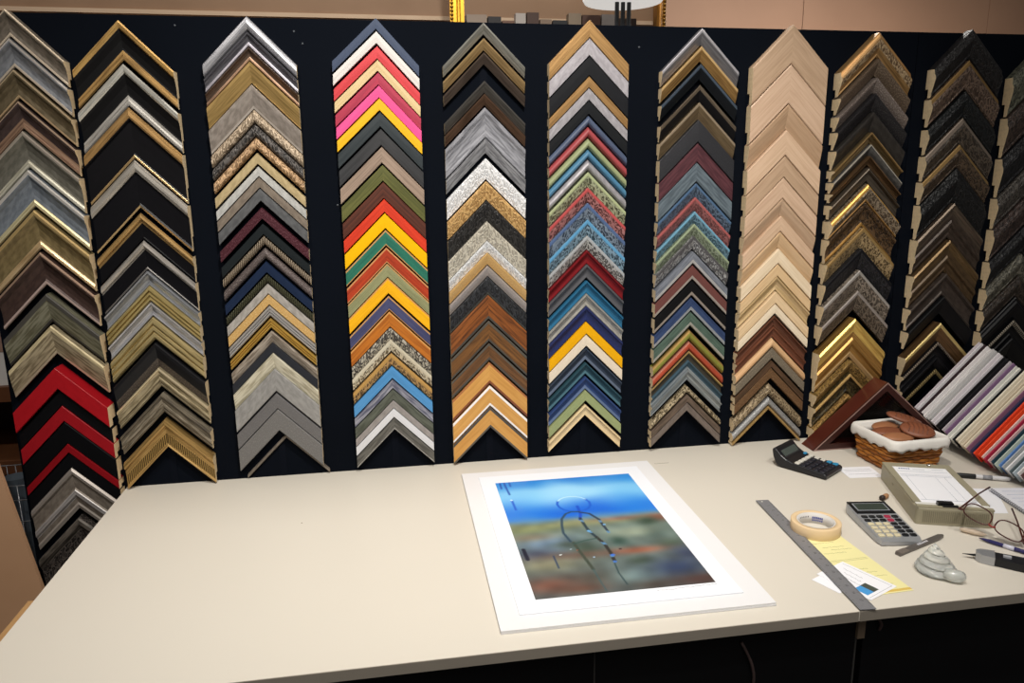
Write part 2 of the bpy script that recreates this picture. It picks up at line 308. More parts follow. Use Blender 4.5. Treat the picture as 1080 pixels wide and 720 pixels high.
COLS = [
 (-0.1120, 0.1060, [
  (1.1393,0.0550,'scoop',0.036,'L','7d7062','5d5548','taupe scooped with champagne edges',[(0,0.1,'outer_edge','M','d9c3a4','d9c3a4'),(0.85,1,'inner_lip','M','e6d2b6','e6d2b6')],0),
  (1.0791,0.0594,'scoop',0.036,'L','85878c','686b72','blue-grey silver scooped with pale edges',[(0,0.1,'outer_edge','M','d8cfc6','d8cfc6'),(0.85,1,'inner_lip','M','d6c4ac','d6c4ac')],0),
  (1.0139,0.0600,'scoop',0.036,'L','6f6044','55482f','olive bronze scooped',[(0,0.08,'outer_edge','M','cdb287','cdb287'),(0.88,1,'inner_lip','M','c9a878','c9a878')],0),
  (0.9466,0.0595,'scoop',0.036,'L','4c3a37','3a2c2b','dark plum scooped with coppery inner slope',[(0,0.08,'outer_edge','M','c7a98c','c7a98c'),(0.6,1,'inner_lip','M','b08a6c','6b4a38')],0),
  (0.8822,0.0801,'scoop',0.036,'L','747064','5c594e','grey-green pewter scooped',[(0,0.12,'outer_edge','M','b9ab9a','b9ab9a'),(0.78,1,'inner_lip','M','e2dcc6','b0a890')],0),
  (0.7968,0.0825,'scoop',0.036,'L','7e8690','646c76','steel blue scooped with bright gilt lip',[(0,0.13,'outer_edge','M','d9d2ca','d9d2ca'),(0.8,1,'inner_lip','M','e9dca8','c9b27a')],0),
  (0.7062,0.0885,'scoop',0.036,'L','8a7648','6c5b34','olive gold scooped with bright lip',[(0,0.12,'outer_edge','M','c9a763','c9a763'),(0.78,1,'inner_lip','M','e8c690','b08d58')],0),
  (0.6092,0.0767,'scoop',0.036,'L','4d3831','3c2b26','dark chocolate scooped with pinkish lip',[(0,0.09,'outer_edge','M','b5937a','b5937a'),(0.88,1,'inner_lip','M','d9bcb0','d9bcb0')],0),
  (0.5109,0.0677,'bevel',0.036,'D','7c7a68','55523f','grey-green distressed',[(0,0.22,'outer_edge','L','4b4842','4b4842'),(0.9,1,'inner_lip','L','3a3733','3a3733')],0),
  (0.4344,0.0695,'bevel',0.036,'D','a89b80','6f634c','beige weathered',[(0,0.16,'outer_edge','D','c9b994','a89a78'),(0.9,1,'inner_lip','M','d6c3a2','d6c3a2')],0),
  (0.3332,0.0510,'box',0.046,'P','a8161f','8f1019','bright crimson deep box-profile',[],0),
  (0.2742,0.0363,'box',0.034,'P','121216','0b0b0e','plain black box-profile',[],0),
  (0.2351,0.0378,'box',0.036,'P','9c1720','860f18','crimson narrow box-profile',[],0),
  (0.1931,0.0538,'box',0.034,'P','101014','0a0a0d','plain black wide',[],0),
  (0.1373,0.0213,'box',0.036,'P','8c1019','760c14','thin dark crimson',[],0),
  (0.1115,0.0360,'box',0.032,'P','141418','0c0c10','black low satin',[],0),
  (0.0738,0.1131,'ogee',0.036,'L','8f8376','75695d','wide taupe-silver stepped',[(0,0.12,'outer_edge','M','b3a89f','b3a89f'),(0.52,0.72,'inlay','M','ddd6d2','a8a0a0'),(0.85,1,'inner_lip','M','c4b8ac','c4b8ac')],0),
  (-0.0600,0.1084,'scoop',0.036,'O','564d47','1f1b19','dark pewter ornate',[(0,0.3,'outer_edge','D','6a625a','3b3630')],0),
 ]),
 (0.1165, 0.1070, [
  (1.1213,0.0834,'scoop',0.034,'P','1b1a1b','121113','black scooped with bright gold edges',[(0,0.2,'outer_edge','M','d9a94e','a87c34'),(0.74,1,'inner_lip','M','c99a4c','8a6630')],0),
  (1.0289,0.0904,'scoop',0.034,'P','1b1a1b','121113','black scooped with bright silver edges',[(0,0.22,'outer_edge','M','d6d2c6','a8a49a'),(0.74,1,'inner_lip','M','c9c3ba','8e8880')],0),
  (0.9348,0.1131,'step',0.034,'P','17151a','100f12','wide black with gold outer bead',[(0,0.21,'outer_edge','M','c4954e','8f6a32'),(0.94,1,'inner_lip','M','c9a468','c9a468')],0),
  (0.8172,0.1091,'step',0.034,'P','15141a','0f0e12','wide black with silver outer bead',[(0,0.25,'outer_edge','M','bcb4a8','8d867c'),(0.95,1,'inner_lip','M','c2a26a','c2a26a')],0),
  (0.6955,0.0621,'step',0.034,'P','141318','0e0d11','black with gold outer bead',[(0,0.38,'outer_edge','M','c79c52','8d6c34')],0),
  (0.6305,0.0687,'step',0.034,'P','15141a','0f0e12','black with silver-grey outer bead',[(0,0.32,'outer_edge','M','bab2a8','8a837a'),(0.93,1,'inner_lip','M','8f8984','8f8984')],0),
  (0.5574,0.0352,'scoop',0.034,'M','a9acb2','8a8d95','cool silver scooped',[],0),
  (0.5210,0.0368,'reed',0.034,'M','cdb46a','a08a48','pale gold reeded',[],0),
  (0.4821,0.0342,'scoop',0.034,'M','c3c3c8','a0a0a6','bright silver scooped',[],0),
  (0.4446,0.0546,'reed',0.034,'M','cfb878','8f7c48','gold triple-ridged with dark lines',[],0),
  (0.3815,0.0610,'bevel',0.034,'P','26262a','1b1b1e','charcoal with pewter speckled lip',[(0.65,1,'inner_lip','S','4d443d','7a6c5e')],0),
  (0.3180,0.0489,'ogee',0.034,'D','a79a7e','74684e','champagne antiqued',[(0,0.22,'outer_edge','M','d8c59c','d8c59c')],0),
  (0.2510,0.0495,'ogee',0.034,'D','8e8474','5d5546','pewter antiqued',[(0,0.3,'outer_edge','D','6a6152','46403a')],0),
  (0.1830,0.0735,'step',0.034,'M','c59b4e','93702f','gold with engraved inner band',[(0.5,0.85,'inlay','B','b8913f','5f4820')],0),
 ]),
 (0.3910, 0.1050, [
  (1.1391,0.0316,'round',0.022,'M','b9b8bd','8b8a90','polished silver',[],0),
  (1.1042,0.0300,'scoop',0.022,'M','6f6e75','4a484f','dark graphite with silver lip',[(0.72,1,'inner_lip','M','cfc8d2','8d8790')],0),
  (1.0711,0.0287,'scoop',0.022,'M','6d5747','4a382c','brown bronze with copper lip',[(0.72,1,'inner_lip','M','c49a78','7e5a40')],0),
  (1.0392,0.0475,'bevel',0.022,'M','c9a255','9c7a38','broad gold',[],0),
  (0.9876,0.0538,'bevel',0.022,'L','a0948a','81766c','broad taupe pewter',[(0.88,1,'inner_lip','M','cfc3b6','cfc3b6')],0),
  (0.9315,0.0302,'round',0.022,'O','c0a98c','7a664e','champagne leafy carved',[],0),
  (0.8986,0.0278,'round',0.022,'O','625c58','221f1e','black pewter leafy carved',[],0),
  (0.8680,0.0272,'round',0.022,'O','cca272','80603c','copper gold leafy carved',[],0),
  (0.8314,0.0249,'flat',0.022,'L','cbb27e','b19a68','pale gold flat',[],0),
  (0.7998,0.0221,'flat',0.022,'L','c9c8c3','b0afab','pale silver flat',[],0),
  (0.7749,0.0241,'flat',0.022,'L','8f8070','7a6c5e','taupe flat',[],0),
  (0.7480,0.0288,'flat',0.022,'L','696a6c','555658','slate grey flat',[],0),
  (0.7028,0.0268,'flat',0.022,'S','4a1a25','7d4a55','burgundy speckled',[],0),
  (0.6640,0.0254,'flat',0.022,'P','2a3033','22282a','charcoal green flat',[],0),
  (0.6358,0.0227,'round',0.022,'B','b09d84','6e5e4a','champagne beaded',[],0),
  (0.6056,0.0264,'round',0.022,'S','584c4a','9a8d88','dark pewter speckled',[],0),
  (0.5713,0.0263,'flat',0.022,'P','1c2a44','152036','deep navy flat',[],0),
  (0.5416,0.0242,'round',0.022,'B','55543a','2d2d1c','dark olive beaded',[],0),
  (0.5166,0.0247,'flat',0.022,'L','bdb6ae','9e978f','silver brushed narrow',[],0),
  (0.4897,0.0253,'flat',0.022,'S','d6a54e','f0cf8a','yellow gold speckled',[],0),
  (0.4614,0.0267,'reed',0.022,'M','c9c5c2','9d9996','white silver ridged',[],0),
  (0.4289,0.0245,'reed',0.022,'M','dcae2e','b0851c','bright yellow gold ridged',[],0),
  (0.3965,0.0297,'bevel',0.022,'D','b0a598','766a5e','silver-beige mottled',[],0),
  (0.3657,0.0236,'flat',0.022,'P','2d2f35','22242a','charcoal narrow',[],0),
  (0.3400,0.0418,'bevel',0.022,'D','d2ccb8','a59d86','cream mottled',[],0),
  (0.2976,0.0578,'flat',0.022,'L','a09e9c','8a8886','light concrete grey wide',[],0),
  (0.2335,0.0405,'flat',0.022,'S','6b696a','7d7b7c','dark concrete grey',[],0),
  (0.1908,0.0574,'flat',0.022,'S','72706f','888685','mid concrete grey wide',[],0),
  (0.1181,0.0106,'round',0.009,'L','8a7e70','6c6156','loose taupe rod-like',[],0.014),
 ]),
 (0.6860, 0.1025, [
  (1.1402,0.0247,'flat',0.020,'P','455068','3b4559','slate blue painted',[],0),
  (1.1106,0.0266,'flat',0.020,'W','d6d0cc','c6bfba','white painted',[],0),
  (1.0773,0.0283,'flat',0.020,'W','cd3a40','bb3036','coral red painted',[],0),
  (1.0466,0.0253,'flat',0.020,'W','d2b98c','c4a978','light tan natural',[],0),
  (1.0175,0.0279,'flat',0.020,'W','ab2f48','982640','raspberry crimson painted',[],0),
  (0.9878,0.0274,'flat',0.020,'W','e4508e','d84684','hot pink painted',[],0),
  (0.9582,0.0272,'flat',0.020,'W','ebb00a','dca406','sunny yellow painted',[],0),
  (0.9267,0.0345,'flat',0.020,'W','2c3336','20282c','dark teal charcoal stained',[],0),
  (0.8871,0.0387,'flat',0.020,'W','343436','28282a','dark grey stained',[],0),
  (0.8440,0.0375,'flat',0.020,'W','9b8676','7f6c5e','greyish taupe barnwood',[],0),
  (0.8010,0.0379,'flat',0.020,'W','606032','484a22','olive green stained',[],0),
  (0.7598,0.0392,'flat',0.020,'W','5c2f20','3f1e14','dark brown stained',[],0),
  (0.7182,0.0316,'flat',0.020,'W','d13a1e','be3018','orange red painted',[],0),
  (0.6832,0.0366,'flat',0.020,'P','f2b608','e4aa06','golden yellow painted',[],0),
  (0.6420,0.0382,'flat',0.020,'W','28705a','206050','emerald green',[(0,0.12,'outer_edge','W','b98c58','b98c58'),(0.9,1,'inner_lip','W','b98c58','b98c58')],0),
  (0.5980,0.0381,'flat',0.020,'W','b03c1c','8e2e16','rust red with tan edges',[(0,0.12,'outer_edge','W','c08a58','c08a58'),(0.9,1,'inner_lip','W','c08a58','c08a58')],0),
  (0.5573,0.0338,'flat',0.020,'W','8f8f68','7c7c58','sage green with tan edge',[(0,0.1,'outer_edge','W','b98c58','b98c58')],0),
  (0.5210,0.0395,'flat',0.020,'W','eeb00c','dfa208','amber yellow with tan edge',[(0,0.12,'outer_edge','W','c89050','c89050')],0),
  (0.4745,0.0360,'flat',0.020,'W','484a6c','35385a','indigo violet with tan edges',[(0,0.12,'outer_edge','W','b98c58','b98c58'),(0.9,1,'inner_lip','W','a87c4c','a87c4c')],0),
  (0.4338,0.0396,'flat',0.020,'W','b86c20','945016','caramel orange with tan edge',[(0,0.12,'outer_edge','W','c89050','c89050')],0),
  (0.3922,0.0310,'bevel',0.020,'O','46413e','c0b8a6','black with silver floral scroll',[],0),
  (0.3603,0.0311,'bevel',0.020,'O','d8cdb0','6e624a','cream with floral scroll',[(0,0.4,'outer_edge','L','d8ceb4','d8ceb4')],0),
  (0.3236,0.0315,'bevel',0.020,'O','c8964a','5e4420','antique gold with floral scroll',[(0,0.4,'outer_edge','L','c9983e','c9983e')],0),
  (0.2878,0.0306,'flat',0.020,'W','4f8fc4','4482b6','sky blue painted',[],0),
  (0.2531,0.0233,'flat',0.020,'D','54566a','9a9aa4','slate purple weathered',[],0),
  (0.2267,0.0279,'flat',0.020,'D','5e6258','44483e','grey-green weathered',[],0),
  (0.1967,0.0207,'flat',0.020,'L','a39c9a','8d8684','light greige',[],0),
  (0.1740,0.0237,'flat',0.020,'P','d8d8dc','c8c8cc','plain bright white',[],0),
  (0.1471,0.0308,'flat',0.020,'D','66645f','4a4844','dark grey with silvered lip',[(0.85,1,'inner_lip','S','8e8c88','c8c6c2')],0),
 ]),
 (0.9435, 0.1015, [
  (1.1354,0.0254,'bevel',0.020,'M','a09e94','75736a','pewter',[],0),
  (1.1001,0.0262,'bevel',0.020,'M','b9965c','8a6c3c','bronze gold',[],0),
  (1.0675,0.0265,'bevel',0.020,'M','5e4f45','40352d','dark umber',[],0),
  (1.0013,0.0272,'bevel',0.020,'M','5e5a55','403d39','dark graphite',[],0),
  (0.9712,0.0264,'bevel',0.020,'M','664a36','463020','dark walnut bronze',[],0),
  (0.9382,0.0714,'scoop',0.020,'D','95959b','6c6c72','wide silver grey streaked',[],0),
  (0.8636,0.0345,'bevel',0.020,'D','8d8d90','5f5f63','grey crackled',[],0),
  (0.8151,0.0504,'bevel',0.020,'O','ececee','c8c8ca','white leaf-pattern carved',[],0),
  (0.7591,0.0455,'bevel',0.020,'O','d3a458','a87a38','gold leaf-pattern carved',[],0),
  (0.7111,0.0508,'bevel',0.020,'O','302e2d','141313','black leaf-pattern carved',[],0),
  (0.6586,0.0482,'bevel',0.020,'O','c8bfac','9c9484','silver-beige leaf-pattern carved',[],0),
  (0.6085,0.0290,'bevel',0.020,'O','e4e5e7','c4c5c8','narrow white silver carved',[],0),
  (0.5780,0.0298,'bevel',0.020,'S','d0a050','e2bd78','narrow gold',[],0),
  (0.5448,0.0272,'bevel',0.020,'S','a69a94','bcb2ac','narrow taupe silver',[],0),
  (0.5152,0.0461,'bevel',0.020,'O','34363a','16171a','black twisted-cord',[(0.88,1,'inner_lip','L','4e524e','4e524e')],0),
  (0.4676,0.0632,'flat',0.020,'W','8a4e20','4c2810','rustic brown barnwood with knots',[(0.86,1,'inner_lip','W','4f4a42','3c3832')],0),
  (0.3994,0.0554,'flat',0.020,'W','7c5228','4a3018','rustic brown barnwood with grey edges',[(0,0.14,'outer_edge','W','57524a','444038'),(0.86,1,'inner_lip','W','4f4a42','3c3832')],0),
  (0.3383,0.0462,'flat',0.020,'W','6e4a2a','4a3018','darker brown barnwood with grey edges',[(0,0.14,'outer_edge','W','57524a','444038'),(0.8,1,'inner_lip','W','4f4a42','3c3832')],0),
  (0.2859,0.0581,'flat',0.020,'W','cd9850','bd8640','honey oak with reddish edges',[(0,0.1,'outer_edge','W','a0643c','a0643c'),(0.84,1,'inner_lip','W','7c4428','7c4428')],0),
  (0.2215,0.0557,'flat',0.020,'W','d09c54','c08a44','honey oak with white edges',[(0,0.14,'outer_edge','P','ece6e2','ece6e2'),(0.86,1,'inner_lip','P','ece6e2','ece6e2')],0),
  (0.1616,0.0576,'flat',0.020,'W','cd9850','bd8640','honey oak with dark grey edges',[(0,0.14,'outer_edge','P','4a4642','4a4642'),(0.86,1,'inner_lip','P','5a544c','5a544c')],0),
 ]),
 (1.2080, 0.1025, [
  (1.1458,0.0404,'flat',0.026,'M','c2924c','a0743a','broad brushed gold',[],0),
  (1.1033,0.0402,'flat',0.026,'L','b3adb3','9a949a','broad pale silver',[],0),
  (1.0610,0.0455,'flat',0.026,'P','26272c','1d1e22','broad black',[],0),
  (1.0133,0.0260,'flat',0.026,'M','b98a48','966c36','narrow brushed gold',[],0),
  (0.9850,0.0278,'flat',0.026,'L','aaa5aa','928d92','narrow pale silver',[],0),
  (0.9548,0.0321,'flat',0.026,'P','24262a','1b1d20','narrow black',[],0),
  (0.9208,0.0262,'round',0.026,'P','525c74','414a5e','slate blue rounded',[],0),
  (0.8921,0.0252,'round',0.026,'P','a44a4c','8c3e42','brick red rounded',[],0),
  (0.8635,0.0245,'round',0.026,'P','989f78','808864','sage green rounded',[],0),
  (0.8362,0.0227,'round',0.026,'P','50809e','426c88','clear blue rounded',[],0),
  (0.8110,0.0276,'round',0.026,'L','a8a4a8','8e8a8e','silver lilac rounded',[],0),
  (0.7788,0.0358,'bevel',0.026,'O','a9b08a','4e5038','sage floral carved',[(0,0.28,'outer_edge','P','a4ac84','a4ac84')],0),
  (0.7397,0.0370,'bevel',0.026,'O','b87470','5a2826','brick red floral carved',[(0,0.28,'outer_edge','P','b04e4e','b04e4e')],0),
  (0.7006,0.0410,'bevel',0.026,'O','7f8ea0','2e3848','slate blue floral carved',[(0,0.28,'outer_edge','P','4e6286','4e6286')],0),
  (0.6580,0.0403,'bevel',0.026,'O','7fa0b6','2e4452','light blue floral carved',[(0,0.28,'outer_edge','P','5a92b8','5a92b8')],0),
  (0.6162,0.0349,'bevel',0.026,'O','b0b0ac','4a4a48','silver floral carved',[(0,0.28,'outer_edge','L','b4b6b8','b4b6b8')],0),
  (0.5777,0.0356,'scoop',0.026,'P','7c1a20','641419','dark red lacquered',[],0),
  (0.5407,0.0361,'scoop',0.026,'P','5c5c60','4a4a4e','mid grey lacquered',[],0),
  (0.4973,0.0341,'scoop',0.026,'P','2e6c90','255a7a','teal blue lacquered',[],0),
  (0.4621,0.0330,'scoop',0.026,'L','b0aca2','96928a','warm silver lacquered',[],0),
  (0.4283,0.0417,'scoop',0.026,'P','2a3260','222a52','navy indigo lacquered',[],0),
  (0.3854,0.0316,'flat',0.026,'P','e8a80a','da9c06','egg-yolk yellow',[],0),
  (0.3507,0.0305,'flat',0.026,'P','e2d2bc','d0c0aa','cream ivory',[],0),
  (0.3149,0.0345,'scoop',0.026,'P','3a4250','2e3540','charcoal blue lacquered',[(0.7,1,'inner_lip','P','5c6678','5c6678')],0),
  (0.2725,0.0323,'scoop',0.026,'P','31505a','26424c','dark teal lacquered',[(0.7,1,'inner_lip','P','486a76','486a76')],0),
  (0.2330,0.0360,'scoop',0.026,'P','34497a','2a3c66','denim blue lacquered',[(0.7,1,'inner_lip','P','5c6c8a','5c6c8a')],0),
  (0.1942,0.0289,'flat',0.026,'P','98a070','868e62','sage khaki',[],0),
  (0.1537,0.0316,'step',0.026,'P','e2caa0','d4bc92','pale cream stepped',[],0),
 ]),
 (1.5030, 0.1035, [
  (1.1314,0.0373,'bevel',0.027,'M','88868a','636166','silver-edged grey',[(0,0.24,'outer_edge','M','c2bec4','c2bec4')],0),
  (1.0890,0.0349,'bevel',0.027,'M','b88a42','8c642a','gold with bright outer bead',[(0,0.24,'outer_edge','M','e8bc72','e8bc72')],0),
  (1.0464,0.0364,'bevel',0.027,'P','1d2126','15181c','black with blue-grey outer bead',[(0,0.26,'outer_edge','P','3c4652','3c4652')],0),
  (0.9951,0.0389,'bevel',0.027,'P','19181b','121114','black with bronze outer bead',[(0,0.32,'outer_edge','M','80705c','5c4e3e')],0),
  (0.9519,0.0408,'bevel',0.027,'M','8a7350','65523a','antique bronze',[(0,0.2,'outer_edge','M','b09a7c','b09a7c')],0),
  (0.9085,0.0553,'flat',0.027,'S','2f2f33','3a3a40','broad charcoal leathery',[],0),
  (0.8498,0.0473,'flat',0.027,'D','44232a','5c343a','dark burgundy grained',[],0),
  (0.8000,0.0478,'flat',0.027,'D','4c565e','66727a','slate grey grained',[],0),
  (0.7477,0.0348,'bevel',0.027,'O','5a7088','303e4e','slate blue embossed',[(0,0.26,'outer_edge','P','4c6480','4c6480')],0),
  (0.7108,0.0337,'bevel',0.027,'O','9a5856','683836','brick red embossed',[(0,0.26,'outer_edge','P','a05856','a05856')],0),
  (0.6735,0.0297,'bevel',0.027,'O','6a92a8','3c5a6c','light blue embossed',[(0,0.26,'outer_edge','P','6c9cb4','6c9cb4')],0),
  (0.6409,0.0300,'bevel',0.027,'O','8e9a80','5e6a50','sage green embossed',[(0,0.26,'outer_edge','P','929e80','929e80')],0),
  (0.6081,0.0335,'bevel',0.027,'O','5c5a5c','a8a8a8','dark pewter embossed',[(0,0.26,'outer_edge','P','504e50','504e50')],0),
  (0.5673,0.0313,'flat',0.027,'D','7a7e88','61656e','blue-grey with silver lip',[(0.68,1,'inner_lip','M','d2cfcc','d2cfcc')],0),
  (0.5289,0.0357,'flat',0.027,'P','6e4440','5c3834','brown with silver lip',[(0.74,1,'inner_lip','M','c2b4a8','c2b4a8')],0),
  (0.4875,0.0387,'flat',0.027,'P','1a1a1c','131315','black with silver lip',[(0.76,1,'inner_lip','M','b4a698','b4a698')],0),
  (0.4404,0.0338,'flat',0.027,'D','34466c','28385a','navy with silver lip',[(0.7,1,'inner_lip','M','b0b4ba','b0b4ba')],0),
  (0.4009,0.0367,'flat',0.027,'D','54685c','44564c','grey-green with silver lip',[(0.74,1,'inner_lip','M','bcb8ac','bcb8ac')],0),
  (0.3511,0.0281,'round',0.027,'P','8a883c','6c6a2c','olive with gold outer edge',[(0,0.28,'outer_edge','M','c49a48','c49a48')],0),
  (0.3198,0.0277,'round',0.027,'P','b04c34','903c28','terracotta with pale outer edge',[(0,0.25,'outer_edge','M','d07c64','d07c64')],0),
  (0.2914,0.0265,'scoop',0.027,'P','4c463c','38342c','dark olive brown with gold outer edge',[(0,0.3,'outer_edge','M','c8a458','c8a458')],0),
  (0.2643,0.0267,'scoop',0.027,'P','4c6472','3a505c','blue-grey with silver lip, narrow',[(0.72,1,'inner_lip','M','b0b8bc','b0b8bc')],0),
  (0.2369,0.0297,'scoop',0.027,'M','9ea6aa','787e82','narrow silver',[],0),
  (0.1900,0.0196,'round',0.027,'O','b8a47e','4e4028','narrow champagne rope-carved',[],0),
  (0.1655,0.0218,'flat',0.027,'D','6a5a4e','52453a','taupe brown speckled',[],0),
  (0.1416,0.0225,'flat',0.027,'L','7e7068','6a5e56','plain greyish taupe',[],0),
 ]),
 (1.7520, 0.1055, [
  (1.1456,0.0951,'flat',0.027,'W','bc9f84','ac8f74','widest unfinished pale wood',[],0),
  (1.0480,0.0968,'flat',0.027,'W','ccae94','be9e84','wide smooth unfinished pale wood',[],0),
  (0.9482,0.0627,'bevel',0.027,'W','b8997c','a8896c','unfinished oak-grain sloped',[],0),
  (0.8826,0.0642,'flat',0.027,'W','d0b296','c2a286','unfinished smooth peachy maple',[],0),
  (0.8154,0.0541,'flat',0.027,'W','ba9d82','aa8d72','unfinished coarse-grain tan',[],0),
  (0.7590,0.0536,'flat',0.027,'W','ccae94','be9e84','unfinished smooth pinkish',[],0),
  (0.7030,0.0442,'bevel',0.027,'W','bc9f84','ac8f74','unfinished tan sloped',[],0),
  (0.6567,0.0401,'flat',0.027,'W','d0b296','c2a286','unfinished light smooth',[],0),
  (0.6139,0.0432,'bevel',0.027,'W','d0b08a','c09e78','unfinished light rounded-edge',[],0),
  (0.5672,0.0385,'flat',0.027,'W','e6d2b6','dac4a4','unfinished whitish maple',[],0),
  (0.5251,0.0317,'flat',0.027,'W','d8ba90','ccaa80','unfinished honey-pale narrow',[],0),
  (0.4910,0.0387,'scoop',0.027,'W','cbb086','ae9468','unfinished scooped tan',[],0),
  (0.4486,0.0319,'flat',0.027,'W','e0c49e','d2b48c','unfinished peach-pale narrow',[],0),
  (0.4143,0.0262,'flat',0.027,'W','e8d8be','dccab0','unfinished palest narrow',[],0),
  (0.3803,0.0298,'scoop',0.027,'W','6e4230','50301f','mahogany brown scooped',[],0),
  (0.3488,0.0290,'scoop',0.027,'W','7c4a34','5a3424','reddish mahogany scooped',[],0),
  (0.3165,0.0277,'round',0.027,'W','d8b084','c89c70','light tan rounded',[],0),
  (0.2872,0.0283,'flat',0.027,'S','7a6e5c','aa9c80','grey-gold stippled',[],0),
  (0.2512,0.0196,'flat',0.027,'W','58402e','42301f','dark brown stained narrow',[],0),
  (0.2289,0.0287,'flat',0.027,'S','6e4c2c','a07a48','bronze brown stippled',[],0),
  (0.1828,0.0345,'round',0.027,'O','a8926e','5c482c','champagne rope-carved',[],0),
  (0.1433,0.0259,'round',0.027,'S','8e8e8e','cacaca','silver stippled',[],0),
  (0.1160,0.0080,'flat',0.027,'S','a8823e','d2ae64','narrow old gold',[],0),
 ]),
 (1.9940, 0.1020, [
  (1.1306,0.0616,'rev',0.040,'M','b98c4c','7c5a2a','large gilt carved with bright edge',[(0,0.16,'outer_edge','M','d09a50','a06c2c'),(0.3,0.62,'inlay','O','a88c64','5e462a')],0),
  (1.0645,0.0412,'bevel',0.040,'S','5c4a3a','97836a','bronze stippled',[],0),
  (1.0166,0.0359,'bevel',0.040,'S','6c5e56','b8aaa0','silver bronze stippled',[],0),
  (0.9767,0.0449,'bevel',0.040,'S','1f1d20','4c4848','black stippled',[],0),
  (0.9282,0.0492,'bevel',0.040,'L','3b3632','2c2825','dark charcoal brown',[],0),
  (0.8762,0.0286,'scoop',0.040,'M','80683e','5c4a2a','bronze with gold outer edge',[(0,0.22,'outer_edge','M','ae8a4e','ae8a4e')],0),
  (0.8445,0.0280,'bevel',0.040,'L','5c5a58','474543','grey with white outer edge',[(0,0.14,'outer_edge','M','d8d0c0','d8d0c0')],0),
  (0.8141,0.0229,'scoop',0.040,'M','7c5c38','563e24','narrow copper bronze',[],0),
  (0.7834,0.0370,'step',0.040,'M','665a4c','3c342a','black and pewter ridged',[],0),
  (0.7395,0.0478,'rev',0.052,'O','8e7c64','4c3c28','projecting gilt-topped with pewter carved face',[(0,0.24,'outer_edge','M','dca63c','b07c24'),(0.85,1,'inner_lip','M','b8863c','b8863c')],0),
  (0.6894,0.0656,'scoop',0.040,'O','5e4426','2c1e10','dark bronze carved with gilt lip',[(0.82,1,'inner_lip','M','b8862e','7c5618')],0),
  (0.6211,0.0554,'bevel',0.040,'O','a88c5c','4e3c20','champagne gold carved',[(0,0.2,'outer_edge','M','b8924e','b8924e')],0),
  (0.5635,0.0575,'bevel',0.040,'O','26252a','0c0c0e','black carved',[(0,0.2,'outer_edge','P','1c1c20','1c1c20')],0),
  (0.5025,0.0549,'bevel',0.040,'O','8e8070','4a4036','silver carved with bright outer edge',[(0,0.2,'outer_edge','M','c0b8b0','c0b8b0')],0),
  (0.4445,0.0554,'bevel',0.040,'O','6e6050','3a3026','pewter basket-textured',[(0,0.2,'outer_edge','M','b0a49c','b0a49c')],0),
  (0.3645,0.1143,'ogee',0.040,'M','b8862e','8a601c','large bright gilt ridged',[(0,0.34,'outer_edge','M','f0c850','c89a30'),(0.86,1,'inner_lip','M','d8b070','d8b070')],0),
  (0.2422,0.0368,'bevel',0.040,'O','a07c34','5c4418','gilt pebbled',[],0),
  (0.2027,0.0575,'scoop',0.040,'O','54441f','1e180a','black and gilt carved',[(0,0.16,'outer_edge','M','d8ae5a','d8ae5a')],0),
  (0.1399,0.0354,'bevel',0.040,'O','b88c3c','6c4c1c','small gilt carved, partly behind the mahogany case',[],0),
 ]),
 (2.2720, 0.1030, [
  (1.1435,0.0738,'rev',0.036,'O','201d1e','0d0b0c','widest black carved',[],0),
  (1.0647,0.0719,'rev',0.036,'O','6e5848','3c2c22','brown carved scroll with gilt top',[(0,0.18,'outer_edge','M','8e6c34','8e6c34')],0),
  (0.9851,0.0669,'rev',0.036,'O','15181a','08090a','greenish black carved',[],0),
  (0.9137,0.0671,'rev',0.036,'O','54483c','2a231c','pewter brown carved',[(0,0.2,'outer_edge','M','8a7a6c','8a7a6c')],0),
  (0.8433,0.0611,'rev',0.036,'O','544230','2a2016','bronze carved with gilt edge',[(0,0.2,'outer_edge','M','9a783e','9a783e')],0),
  (0.7796,0.0943,'rev',0.036,'O','171719','09090a','black carved, mid-column',[],0),
  (0.6832,0.0969,'ogee',0.036,'L','4a3c32','352a22','brown stepped',[(0,0.34,'outer_edge','M','6a5a4a','443830')],0),
  (0.5801,0.0920,'ogee',0.036,'L','5a4428','44321c','golden brown stepped',[(0,0.3,'outer_edge','M','7c6038','54401f')],0),
  (0.4841,0.0634,'scoop',0.036,'L','4c4038','362d27','taupe brown scooped',[],0),
  (0.4164,0.0505,'bevel',0.036,'P','17171a','101012','plain black sloped',[],0),
  (0.3392,0.0558,'bevel',0.036,'M','7c5a32','54391c','walnut brown with gilt outer edge',[(0,0.24,'outer_edge','M','d8bc6a','d8bc6a')],0),
  (0.2828,0.0437,'scoop',0.036,'P','17161a','0f0e12','black with silver speckled outer edge',[(0,0.22,'outer_edge','B','b8a894','5e5246')],0),
  (0.2385,0.0371,'bevel',0.036,'P','18181c','101013','narrow black satin',[],0),
  (0.2008,0.0462,'bevel',0.036,'P','121214','0b0b0d','black with pale gold beaded outer edge',[(0,0.3,'outer_edge','B','b8a060','5e5028')],0),
 ]),
 (2.5175, 0.1040, [
  (1.1252,0.1037,'rev',0.034,'O','6a6a58','33332a','green pewter carved',[],0),
  (1.0170,0.1064,'rev',0.034,'O','4c3c34','241b17','brown carved',[],0),
  (0.9064,0.1066,'rev',0.034,'O','1f1f23','0c0c0e','black carved',[],0),
  (0.7958,0.0849,'rev',0.034,'O','56504a','2a2622','grey pewter carved',[],0),
  (0.7072,0.0894,'rev',0.034,'O','4a3a34','221a17','dark brown carved',[],0),
  (0.6141,0.0773,'rev',0.034,'O','1b1b1f','0a0a0c','black carved, sixth',[],0),
  (0.5334,0.0617,'rev',0.034,'O','6c685a','34322a','silver green carved',[],0),
